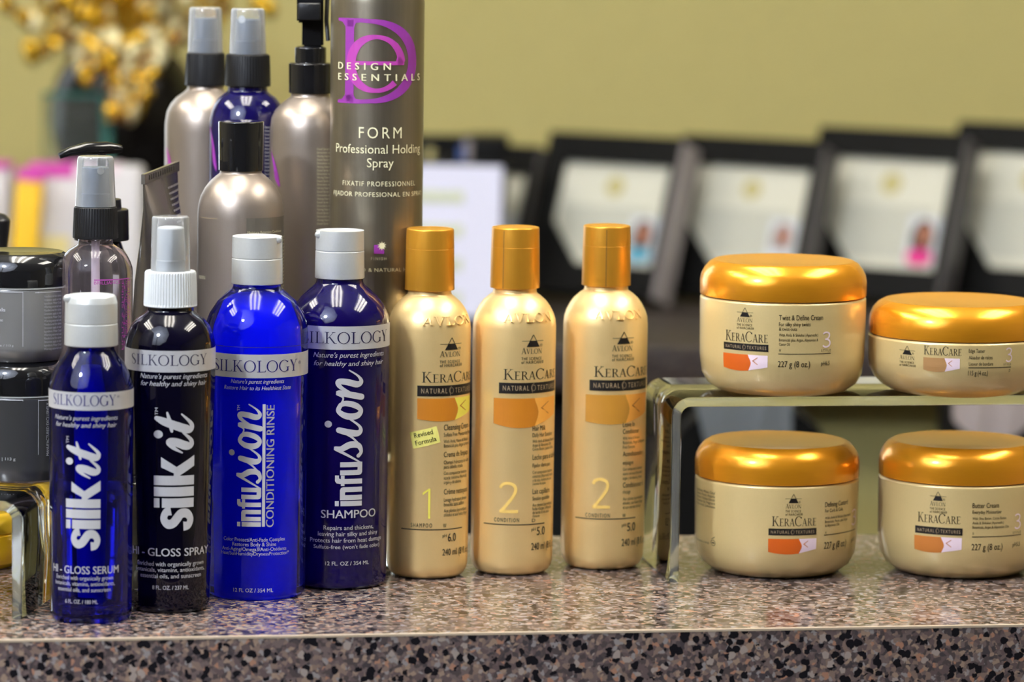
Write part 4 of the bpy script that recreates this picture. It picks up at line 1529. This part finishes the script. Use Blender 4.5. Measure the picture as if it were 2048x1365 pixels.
lp = [(30, -34, 5), (33, 0, -20), (32, 40, -36), (36, 80, -46)]
tube_along(lb, [Vector((a * k_, c * k_ * .6, zz(b))) for a, b, c in lp], [4.5 * k_] * 4, 10)
from_bm('trigger_lever', lb, M['black_plastic'], head)
for i in range(22):
    tr.text('small_print', M['i_cream'], sm(('Detail Spray setting mist', 'Directions: apply evenly', 'Warning: Keep away from eyes')[i % 3]), 634, 676, 296 + 7.1 * i, 300 + 7.1 * i)
s = Shape().ribbon(spline([(0, 1, .05), (.35, .62, .22), (.55, .3, .30), (.8, 0, .1)], 6))
tr.text('swoosh', M['i_purple'], s, 543, 561, 305, 372)
tr.finish()

# tall hairspray can
hs = Item('spray_can', 'tall taupe aerosol hairspray can with purple monogram, tallest in the row', 'aerosol can', 753, 300, Y=2.482, z0=ZB)
hs.lathe('body', M['can'], [(RB, 0), (RB, 88, 3), (820, 93, 3), (5, 93.7), (-8, 93, 6), (-22, 84), (-34, 70), (-40, 58), (-40, 0)], body=True, seg=96)
hs.lathe('cap', M['black_gloss'], [(-40, 0), (-40, 60, 2), (-120, 58, 6), (-128, 0)])
D = Shape()
wD = lambda a: .045 + .075 * abs(math.cos(a))
# capital D: stem, serifs, bowl
D.rect(.12, .235, .02, .98)
D.poly([(0, 1), (.0, .965), (.07, .955), (.12, .90), (.235, .90), (.26, .945), (.34, .955), (.34, 1)])
D.poly([(0, 0), (.34, 0), (.34, .045), (.26, .055), (.235, .10), (.12, .10), (.07, .045), (.0, .035)])
D.ribbon([(.30, .976, .046)] + [(.42 + .52 * math.cos(a), .5 + .468 * math.sin(a), .05 + .085 * abs(math.cos(a)) ** 1.2) for a in [math.radians(88 - 176 * k / 28) for k in range(29)]] + [(.30, .024, .046)])
e = Shape()
e.ribbon([(.49 + .292 * math.cos(a), .47 + .315 * math.sin(a), .05 + .07 * max(0, math.cos(a + math.pi)) ** 1.1 + .045 * max(0, math.cos(a)) ** 2) for a in [math.radians(4 + 312 * k / 40) for k in range(41)]])
e.poly([(.235, .455), (.81, .455), (.815, .50), (.235, .50)])
e.poly([(.70, .455), (.815, .455), (.815, .56), (.73, .56)])
tl, _ = hs.surf(677, 123); trr, _ = hs.surf(832, 123)
_, zt_ = hs.surf(740, 37); _, zb_ = hs.surf(740, 208)
hs.put('monogram_capital', M['i_purple'], D, tl, trr, zb_, zt_, (0, 1.005, 0, 1), .0002, True)
hs.put('monogram_small', M['i_magenta'], e, tl, trr, zb_, zt_, (0, 1.005, 0, 1), .0003, True)
wide = lambda t, b=.01, sp=1.0: sans(t, b, 0, sp)
hs.text('brand_lettering', M['i_cream'], wide('DESIGN', .02, 1.75), 678, 781.6, 126, 139.5, eps=.0005)
hs.text('brand_lettering', M['i_cream'], wide('ESSENTIALS', .02, 1.75), 678, 838, 148.5, 162, eps=.0005)
hs.text('product_name', M['i_cream'], wide('FORM', .0, 1.35), 718, 803, 255, 277)
hs.text('product_name', M['i_cream'], wide('Professional Holding', .0), 673, 839, 290, 307.5)
hs.text('product_name', M['i_cream'], wide('Spray', .0), 734, 787, 317, 335)
hs.text('small_print', M['i_cream'], wide('FIXATIF PROFESSIONNEL', .0, 1.2), 686, 829, 363.5, 373)
hs.text('small_print', M['i_cream'], wide('FIJADOR PROFESIONAL EN SPRAY', .0, 1.1), 668, 842, 385, 394)
hs.text('small_print', M['i_cream'], wide('FINISH', .0, 1.5), 742, 772.5, 515, 520.5)
hs.text('small_print', M['i_cream'], wide('RELAXED & NATURAL HAIR', .0, 1.1), 686, 826, 537, 544)
hs.text('purple_square', M['i_purple'], Shape().rect(0, 1, 0, 1, 3), 748, 768, 490, 508)
st = Shape()
star = []
for k in range(20):
    r_ = 1 if k % 2 == 0 else .52
    star.append((r_ * math.sin(k * math.pi / 10), r_ * math.cos(k * math.pi / 10)))
st.poly([(0, 0)] + star + [star[0]])
ts, zs = hs.surf(763.7, 492)
rr = 9.5 * depth((hs.X, hs.Y, .3)) / FPX
hs.put('star_mark', M['i_cream'], st, ts - rr / hs.rad(zs), ts + rr / hs.rad(zs), zs - rr, zs + rr, (-1, 1, -1, 1), .0004)
hs.finish()

# black pump bottle behind the clear spray
pu = Item('pump_bottle', 'black pump dispenser mostly hidden behind the clear spray bottle', 'pump bottle', 203, 450, Y=2.462, z0=ZB)
pu.lathe('body', M['black_gloss'], [(RB, 0), (RB, 54, 4), (850, 60, 6), (540, 60), (515, 54), (498, 44), (480, 38), (480, 0)], smooth=0, body=True)
pu.lathe('collar', M['black_plastic'], [(480, 0), (480, 55, 2), (418, 54, 3), (417, 40), (398, 39, 2), (397, 0)])
hp = bmesh.new()
kk = depth((pu.X, pu.Y, .3)) / FPX
tube_along(hp, [(0, 0, pu.z(400)), (0, 0, pu.z(306))], 9 * kk, 14)
pts = [(36, 300, 30), (10, 297, 12), (-30, 297, -8), (-62, 303, -24), (-82, 311, -30)]
tube_along(hp, [Vector((a * kk, c * kk, pu.z(b))) for a, b, c in pts], [8 * kk, 13 * kk, 12 * kk, 9 * kk, 6.5 * kk], 14)
from_bm('pump_head', hp, M['black_gloss'], pu.root)
pu.finish()

# ------------------------------------------------------------------ stacked dark jars on the left riser
ZL = h_left
jb = Item('dark_jar', 'dark grey jar with black lid, lower one of the stack at left edge', 'jar', 38, 850, 968, 95, z0=ZL, group='stacked dark jars')
jb.lathe('body', M['jar_dark'], [(RB, 0), (RB, 93, 4), (948, 107), (930, 113, 6), (800, 114), (786, 114.5, 1), (782, 113), (782, 0)], body=True, seg=80)
jb.lathe('lid', M['black_gloss'], [(780, 0), (780, 114, 1.5), (748, 114), (733, 110), (722, 102), (716, 92, 3), (716, 0)], seg=80, sharp=60)
jb.lathe('silver_rim', M['silver'], [(782.5, 108), (782.5, 115), (780.5, 115), (780.5, 108), (782.5, 108)], seg=80)
ztop = jb.z(716) + ZL
ja = Item('dark_jar', 'smoky grey jar with glossy black lid, upper one of the stack at left edge', 'jar', 37, 640, Y=jb.Y, z0=ztop, group='stacked dark jars')
ja.lathe('body', M['jar_grey'], [(RB, 0), (RB, 92, 4), (703, 104), (690, 111, 6), (600, 112.5), (572, 112.5, 1), (568, 111), (568, 0)], body=True, seg=80)
ja.lathe('lid', M['black_gloss'], [(566, 0), (566, 113, 1.5), (535, 113), (520, 109), (509, 101), (502, 88, 3), (503, 84), (503, 0)], seg=80, sharp=60)
ja.lathe('silver_rim', M['silver'], [(568.5, 107), (568.5, 113.8), (566.5, 113.8), (566.5, 107), (568.5, 107)], seg=80)
for it, y0 in ((ja, 584), (jb, 800)):
    it.band('label_line', M['i_silver'], -5, 46, y0, y0 + 1.4)
    it.band('label_line', M['i_silver'], 76 if it is jb else 70, 106 if it is jb else 122, y0, y0 + 1.4)
    it.text('label_line', M['i_silver'], Shape().rect(0, 1, 0, 1), 45.2, 46.3, y0, y0 + (110 if it is ja else 3))
    it.text('label_line', M['i_silver'], Shape().rect(0, 1, 0, 1), 76, 77, y0, y0 + (110 if it is jb else 3))
for i in range(16):
    ja.text('small_print', M['i_silver'], sm(('Manufactured for salons', 'Directions apply to hair', 'Ingredients Water Cetyl', 'Warning external use')[i % 4]), 88, 122, 590 + 7 * i, 594.5 + 7 * i)
ja.text('small_print', M['i_silver'], sans('ntials', .02), -16, 11, 616, 623)
ja.text('small_print', M['i_silver'], sans('creme', .02), -14, 6, 637, 643)
ja.text('small_print', M['i_silver'], sans('Net wt. 4 oz. / 113 g', .0), -30, 27, 689, 693)
jb.vtext('small_print', M['i_silver'], sans('MANUFACTURED EXCLUSIVELY', .01), 92.5, 97.5, 912, 806)
jb.text('small_print', M['i_silver'], sans('4 oz. | 113 g', .01), -18, 31, 915.5, 921)
ja.finish(); jb.finish()

# amber jar under the left riser and the cream-gold jar behind it
ya = Item('amber_jar', 'bright amber-yellow jar seen through the left clear riser', 'jar', -58, 1080, 1143, 80)
ya.lathe('body', M['jar_yellow'], [(RB, 0), (RB, 84, 4), (1118, 100), (1100, 106, 6), (1062, 107), (1058, 104), (1058, 0)], body=True, seg=72)
ya.lathe('lid', mat('yellow_gold_lid', (.95, .60, .03), .22, .5, coat=.5), [(1057, 0), (1057, 107, 1.5), (1040, 107), (1026, 102), (1018, 92, 3), (1018, 0)], seg=72)
ya.finish()
yb_ = Item('amber_jar', 'pale gold jar with dark small print, in shade behind the left riser', 'jar', 128, 1050, Y=2.562)
yb_.lathe('body', M['jar_yellow'], [(RB, 0), (RB, 70, 4), (1082, 78, 6), (1005, 80), (1002, 77), (1002, 0)], body=True, seg=72)
yb_.lathe('lid', M['jar_lid'], [(1001, 0), (1001, 80, 1.5), (988, 79), (980, 70, 3), (980, 0)], seg=72)
for i, w in enumerate((12, 20, 18, 20, 18)):
    yb_.text('small_print', M['i_black'], sm('Directions use daily')if w > 15 else sm('Apply'), 53, 53 + w, 1012 + 6.5 * i, 1016.5 + 6.5 * i)
    yb_.text('small_print', M['i_black'], sm('Ingredients Water'), 88, 112, 1012 + 6.5 * i, 1016.5 + 6.5 * i)
yb_.finish()

# black flip-top bottle at the very left, behind the jars
fl = Item('black_bottle', 'black bottle with rounded cap cut by left frame edge behind the dark jars', 'bottle', -12, 480, Y=2.505)
fl.lathe('body', M['black_plastic'], [(RB, 0), (RB, 40, 4), (1050, 46, 6), (560, 46), (535, 38), (515, 24), (505, 22), (505, 0)], body=True)
fl.lathe('cap', M['black_plastic'], [(506, 0), (506, 25), (470, 30), (440, 33, 4), (428, 22, 6), (425, 0)])
fl.finish()


# ------------------------------------------------------------------ blurred background on the ledge
def on_ledge(px, Y):
    return Vector((at_y(px, 600, Y).x, Y, 0))


# promotional boxes at left
Yb = 3.72
kb = Yb / FPX


def hz(py, Y):
    return height_for(0, Y, py)


def hzx(px, py, Y):
    return at_y(px, py, Y).z


pbx = empty('product_box', on_ledge(150, Yb), 'white retail carton with magenta top stripe, left of the vase', 'box')
xa, xb_ = at_y(52, 400, Yb).x - pbx.location.x, at_y(282, 400, Yb).x - pbx.location.x
zt2 = hzx(150, 335, Yb)
box('carton', M['white_card'], pbx, xa, xb_, 0, .05, 0, zt2, .006)
box('top_stripe', M['pink'], pbx, xa, xa + (xb_ - xa) * .42, -.0012, .052, zt2 - .009, zt2 + .001)
box('top_stripe', M['i_pinkw'], pbx, xa + (xb_ - xa) * .42, xb_ - .02, -.0012, .052, zt2 - .006, zt2 + .0008)
box('green_spot', M['green'], pbx, xa - .008, xa + .008, -.0030, -.0016, hzx(40, 465, Yb), hzx(40, 435, Yb))
box('cream_panel', M['cream_card'], pbx, xa + .012, xa + .038, -.0030, -.0012, hzx(100, 520, Yb), hzx(100, 472, Yb))
pby = empty('product_box', on_ledge(35, Yb - .03), 'yellow retail carton leaning at far left beside the white carton', 'box')
mt2 = Matrix.Shear('XZ', 4, (-.0, 0)) if False else Matrix.Rotation(math.radians(5), 4, 'Y')
box('carton', M['yellow'], pby, -26 * kb, 26 * kb, -.012, .012, .003, hzx(35, 352, Yb), .003, mtx=mt2)
box('top_stripe', M['pink'], pby, -27 * kb, 27 * kb, -.0128, .0128, hzx(35, 352, Yb), hzx(35, 334, Yb), mtx=mt2)
pbz = empty('product_box', on_ledge(-40, Yb), 'plain white carton cut by left frame edge beside the yellow carton', 'box')
box('carton', M['white_card'], pbz, -60 * kb, 55 * kb, 0, .05, 0, hzx(0, 338, Yb), .004)
box('top_stripe', M['pink'], pbz, -60 * kb, 55.5 * kb, -.001, .0508, hzx(0, 338, Yb), hzx(0, 330, Yb))

# black vase with gold ornament
Yv = 3.96
va = Item('round_vase', 'round glossy black vase holding the gold ornament, blurred at upper left', 'vase', 250, 230, Y=Yv)
va.lathe('body', mat('black_vase_glaze', (.008, .007, .007), .22, spec=.3), [('b', 0), ('b', 75), (640, 72), (560, 40), (480, 36), (420, 52), (380, 88), (340, 118), (290, 142), (230, 151), (170, 142), (125, 118), (95, 85), (85, 62), (76, 64), (76, 50), (100, 46), (112, 0)], smooth=5, seg=48)
va.finish()
orn = empty('gold_ornament', (va.X, Yv, va.z(112)), 'dangling gold and champagne bead ornament spilling over the black vase', 'ornament')
bm = bmesh.new()
bmesh.ops.create_icosphere(bm, subdivisions=2, radius=1.0)
for f in bm.faces:
    f.smooth = True
bead_me = bpy.data.meshes.new('bead'); bm.to_mesh(bead_me); bm.free()
bead_me.materials.append(M['gold_bead'])
bead2_me = bead_me.copy(); bead2_me.materials.clear(); bead2_me.materials.append(M['clear_bead'])
bead3_me = bead_me.copy(); bead3_me.materials.clear(); bead3_me.materials.append(M['amber_bead'])
kv = Yv / FPX
zones = [((10, 540), (-18, 45), 92, .1), ((30, 440), (15, 105), 110, .05), ((155, 320), (70, 160), 55, -.16), ((222, 300), (140, 235), 30, -.16), ((60, 110), (80, 110), 4, 0)]
stems = bmesh.new()
nb = 0
for (xa_, xb2), (ya_, yb2), cnt, yo in zones:
    for _ in range(cnt):
        px, py = random.uniform(xa_, xb2), random.uniform(ya_, yb2)
        if 20 < py < 95 and abs(px - 245) > 225 - max(0, py - 20) * 1.2:
            continue
        Yp = Yv + (yo if yo < 0 else random.uniform(-.10, .10))
        if 70 < py and Yp > Yv - .1 and 100 < px < 400:
            Yp = Yv - .10 - random.random() * .03
        P = at_y(px, py, Yp) - orn.location
        o = bpy.data.objects.new('bead', random.choice((bead_me, bead_me, bead_me, bead2_me, bead2_me, bead3_me)))
        COL.objects.link(o)
        o.parent = orn
        o.location = P
        sc = random.uniform(.0055, .0108)
        o.scale = (sc * .75, sc * .55, sc * random.uniform(1.0, 1.5))
        o.rotation_euler = (random.uniform(-.9, .9), random.uniform(-.9, .9), random.uniform(0, 3.1))
        nb += 1
        if nb % 3 == 0:
            tube_along(stems, [(0, 0, .0), Vector((P.x * .4, P.y * .4, max(P.z, 0) * .6 + .05)), P], .0008, 5)
from_bm('wire_stem', stems, M['gold_bead'], orn)

# glass pane standing in front of the vase
Yg = 3.55
gp = empty('glass_panel', on_ledge(150, 3.81), 'upright glass panel with teal cut edge in front of the black vase', 'glass panel')
g0 = gp.location
xl_, xr_ = at_y(84, 240, 3.81).x - g0.x, at_y(204, 240, 3.81).x - g0.x
ztop_g = hzx(150, 192, 3.81)
box('pane', M['glass_pane'], gp, xl_, xr_ - .001, 0, .006, 0, ztop_g - .001)
box('cut_edge', M['glass_edge'], gp, xr_ - .001, xr_ + .009, .0, .008, 0, ztop_g, mtx=None)
box('cut_edge', M['glass_edge'], gp, xl_, xr_ - .001, .0, .006, ztop_g - .001, ztop_g + .003)

# framed certificates, staggered, tilted back and turned to the left
YAW_F, TILT_F = math.radians(-33), math.radians(20)


def cert_frame(px_l, px_r, ptop, Yc, label, person_kind, side):
    wd_ = (px_r - px_l) * Yc / FPX / math.cos(YAW_F)
    px_l, px_r = px_l - 38, px_r - 38
    P = on_ledge((px_l + px_r) / 2, Yc)
    root = empty('certificate_frame', P, label, 'picture frame', 'certificate frames on the ledge')
    hgt = (hzx((px_l + px_r) / 2, ptop + 26, Yc)) / math.cos(TILT_F)
    mtx = Matrix.Rotation(YAW_F, 4, 'Z') @ Matrix.Translation((0, 0, .0092)) @ Matrix.Rotation(-TILT_F, 4, 'X')
    w2, th, bd = wd_ / 2, .024, .016

    def pbox(name, m, x0, x1, y0, y1, z0, z1, par=root, bev=0):
        return box(name, m, par, x0, x1, y0, y1, z0, z1, bev, mtx=mtx)
    pbox('backing', M['black_lac'], -w2, w2, .004, th, 0, hgt)
    fr = [pbox('frame_rail', M['black_lac'], -w2, w2, -.006, .004, hgt - bd * 1.7, hgt), pbox('frame_rail', M['black_lac'], -w2, w2, -.006, .004, 0, bd * 1.8),
          pbox('frame_rail', M['black_lac'], -w2, -w2 + bd * 1.3, -.006, .004, bd * 1.8, hgt - bd * 1.7), pbox('frame_rail', M['black_lac'], w2 - bd * .5, w2, -.006, .004, bd * 1.8, hgt - bd * 1.7)]
    pbox('frame_side', side, w2, w2 + .003, -.006, th, 0, hgt - .004)
    x0, x1, z0, z1 = -w2 + bd * 1.3, w2 - bd * .5, bd * 1.8, hgt - bd * 1.7
    sh = pbox('certificate', M['paper_cream'], x0, x1, .001, .0038, z0, z1)
    zl = z1 - z0
    xl = x1 - x0
    pbox('printed_field', M['paper_grey'], x0 + xl * .04, x1 - xl * .12, .0004, .001, z0 + zl * .1, z0 + zl * .58, sh)
    bm = bmesh.new()
    bmesh.ops.create_cone(bm, cap_ends=True, segments=24, radius1=zl * .10, radius2=zl * .10, depth=.0006)
    bmesh.ops.transform(bm, matrix=mtx @ Matrix.Translation((x0 + xl * .5, .0006, z0 + zl * .78)) @ Matrix.Rotation(math.pi / 2, 4, 'X'), verts=bm.verts)
    from_bm('seal', bm, M['seal'], sh)
    # portrait in the lower right
    cx, cz, s_ = x1 - xl * .16, z0 + zl * .26, zl
    ph = pbox('portrait', M['photo_bg'], cx - s_ * .15, cx + s_ * .15, -.0002, .0005, cz - s_ * .2, cz + s_ * .24, sh)
    if person_kind:
        hairm, topm = person_kind

        def ell(name, m, ex, ez, rx, rz, y):
            bm = bmesh.new()
            bmesh.ops.create_cone(bm, cap_ends=True, segments=20, radius1=1, radius2=1, depth=.0004)
            bmesh.ops.transform(bm, matrix=mtx @ Matrix.Translation((cx + ex * s_, y, cz + ez * s_)) @ Matrix.Rotation(math.pi / 2, 4, 'X') @ Matrix.Diagonal((rx * s_, rz * s_, 1, 1)), verts=bm.verts)
            return bm
        bm = ell('hair', hairm, 0, .04, .11, .17, -.0005)
        from_bm('hair', bm, hairm, root)
        bm = ell('top', topm, 0, -.13, .13, .075, -.0009)
        from_bm('portrait_top', bm, topm, root)
        bm = ell('face', M['skin'], .02, .07, .06, .10, -.0012)
        from_bm('portrait_face', bm, M['skin'], root)
    # black corner pocket
    bm = bmesh.new()
    tri = [(x0 - .001, z0 - .001), (x0 + xl * .30, z0 - .001), (x0 - .001, z0 + zl * .42)]
    lo = [bm.verts.new((a, -.003, b)) for a, b in tri]
    hi = [bm.verts.new((a, .001, b)) for a, b in tri]
    bm.faces.new(lo); bm.faces.new(hi[::-1])
    for i in range(3):
        bm.faces.new((lo[i], lo[(i + 1) % 3], hi[(i + 1) % 3], hi[i]))
    bmesh.ops.transform(bm, matrix=mtx, verts=bm.verts)
    from_bm('corner_pocket', bm, M['black_lac'], root)
    return root


ord_ = ('first', 'second', 'third', 'fourth')
cert_frame(1080, 1345, 272, 3.98, 'blurred black certificate frame with blue-topped portrait, behind the third gold bottle', (M['hair'], M['bluetop']), M['slat'])
cert_frame(1350, 1625, 278, 3.98, 'blurred black certificate frame directly behind the upper large gold jar', (M['slat'], M['photo_bg']), M['slat_dark'])
cert_frame(1625, 1905, 262, 3.98, 'blurred black certificate frame whose portrait wears a bright pink top', (M['hair'], M['pinktop']), M['slat_dark'])
cert_frame(1905, 2190, 252, 3.98, 'blurred black certificate frame cut off by the right frame edge', None, M['slat_dark'])
cert_frame(895, 1066, 290, 4.06, 'narrow blurred black certificate frame half hidden behind the white page stand', None, M['slat_dark'])

# white printed page in a black stand
Yp = 3.80
ps = empty('page_stand', on_ledge(900, Yp), 'white printed page in a black stand, right of the hairspray can', 'page stand', rz=math.radians(-6))
kp = Yp / FPX
mtp = Matrix.Translation((0, 0, .0018)) @ Matrix.Rotation(math.radians(-7), 4, 'X')
hp_ = hzx(900, 335, Yp)
box('stand_back', M['black_lac'], ps, -110 * kp, 106 * kp, .004, .012, 0, hp_ + .004, .001, mtx=mtp)
box('stand_foot', M['black_lac'], ps, -100 * kp, 96 * kp, -.02, .06, .0003, .006, .001)
pg = box('page', M['paper'], ps, -104 * kp, 98 * kp, .001, .0039, .004, hp_, mtx=mtp)
for k in range(5):
    z1_ = hp_ - (52 + 68 * k) * kp
    box('printed_row', M['table_green'], pg, -104 * kp, 22 * kp, .0004, .001, z1_ - 24 * kp, z1_, mtx=mtp)
# black organiser with pens behind it
og = empty('desk_organiser', on_ledge(915, 3.98), 'black desk organiser with pens behind the white page', 'organiser')
ko = 3.98 / FPX
zo = hzx(915, 282, 3.98)
box('tray_body', M['black_lac'], og, -100 * ko, 70 * ko, -.03, .03, 0, zo - .012, .002)
box('upper_tier', M['black_lac'], og, 10 * ko, 100 * ko, -.035, .03, zo - .03, zo + .006, .004)
box('back_panel', M['black_lac'], og, -100 * ko, 20 * ko, .02, .03, zo - .015, zo + .004, .001)
for k, (dx, h_, mm) in enumerate(((4, .004, 'blue_item'), (14, .010, 'slat'), (-60, .001, 'seal'))):
    bm = bmesh.new()
    tube_along(bm, [(dx * ko, -.034, zo - .045), (dx * ko + .001, -.034, zo - .018), (dx * ko + .002, -.034, zo + h_ - .006)], .0042, 10)
    from_bm('pen', bm, M[mm], og)

# things under the ledge: a black chair with a grey cloth, pale cloth on the right
Yc = 3.42
ch = empty('salon_chair', (at_y(1500, 900, Yc).x, Yc, FLOOR), 'black salon chair with rounded back in the shade below the ledge', 'chair')
kc_ = Yc / FPX
bm = bmesh.new()
zt_c = hzx(1500, 800, Yc) - FLOOR
poly = []
for k in range(25):
    a = math.pi * k / 24
    poly.append((.066 * math.cos(a), zt_c - .05 + .05 * math.sin(a)))
poly += [(-.066, .55), (.066, .55)]
lo = [bm.verts.new((x, -.02, z)) for x, z in poly]
hi = [bm.verts.new((x, .03, z)) for x, z in poly]
bm.faces.new(lo); bm.faces.new(hi[::-1])
for i in range(len(poly)):
    j = (i + 1) % len(poly)
    bm.faces.new((lo[i], lo[j], hi[j], hi[i]))
from_bm('backrest', bm, M['black_lac'], ch)
box('seat', M['black_lac'], ch, -.09, .09, -.40, .02, .44, .54, .02)
bm = bmesh.new(); tube_along(bm, [(0, -.2, .03), (0, -.2, .45)], .03)
from_bm('pedestal', bm, M['silver'], ch)
from_bm('base_plate', (lambda b: (bmesh.ops.create_cone(b, cap_ends=True, segments=32, radius1=.10, radius2=.09, depth=.03), bmesh.ops.translate(b, vec=(0, -.2, .015), verts=b.verts), b)[2])(bmesh.new()), M['silver'], ch)
tw = empty('grey_cloth', (at_y(1480, 860, Yc).x, Yc - .025, hzx(1480, 888, Yc)), 'grey-blue cloth hanging over the black chair back under the riser', 'cloth')
bm = bmesh.new()
wv = []
for i in range(13):
    row = []
    for j in range(7):
        x = (-100 + 200 * i / 12) * kc_
        z = .045 * j / 6
        row.append(bm.verts.new((x + (.012 * (1 - j / 6) if i < 3 else 0), .002 * math.sin(i * 1.3) - .003, z)))
    wv.append(row)
for i in range(12):
    for j in range(6):
        bm.faces.new((wv[i][j], wv[i + 1][j], wv[i + 1][j + 1], wv[i][j + 1]))
bmesh.ops.solidify(bm, geom=bm.faces[:], thickness=.003)
from_bm('draped_cloth', bm, M['towel_grey'], tw)

bm = None
ch2 = empty('salon_trolley', (at_y(2010, 900, 3.45).x, 3.45, FLOOR), 'narrow black salon trolley carrying a pale cloth at right frame edge', 'trolley')
x2 = 3.45 / FPX
zt2_ = at_y(2000, 806, 3.45).z - FLOOR
box('body', M['black_lac'], ch2, -115 * x2, 120 * x2, -.02, .10, .08, zt2_, .008)
for k in range(3):
    d_ = box('drawer', M['black_plastic'], ch2, -108 * x2, 113 * x2, -.03, -.02, .12 + .28 * k, .37 + .28 * k, .003)
    box('handle', M['silver'], d_, -.015, .015, -.04, -.03, .24 + .28 * k, .25 + .28 * k, .002)
for a_ in (-1, 1):
    for b_ in (0, .08):
        bm = bmesh.new()
        tube_along(bm, [(a_ * 90 * x2, b_ - .008, .04), (a_ * 90 * x2 + .02, b_ - .008, .04)], .038, 16)
        from_bm('wheel', bm, M['black_plastic'], ch2)
tw2 = empty('pale_cloth', (at_y(1985, 850, 3.42).x, 3.42, at_y(1985, 876, 3.42).z), 'pale pinkish cloth draped over the black trolley at right frame edge', 'cloth')
bm = bmesh.new()
wv = []
for i in range(15):
    row = []
    u_ = i / 14 * 2 - 1
    lo_ = .016 * abs(u_) ** 3
    for j in range(6):
        row.append(bm.verts.new((u_ * 82 * x2, .002 * math.sin(i * 1.1) - .004, lo_ + (.034 - lo_) * j / 5)))
    wv.append(row)
for i in range(14):
    for j in range(5):
        bm.faces.new((wv[i][j], wv[i + 1][j], wv[i + 1][j + 1], wv[i][j + 1]))
bmesh.ops.solidify(bm, geom=bm.faces[:], thickness=.003)
from_bm('draped_cloth', bm, M['towel_white'], tw2)
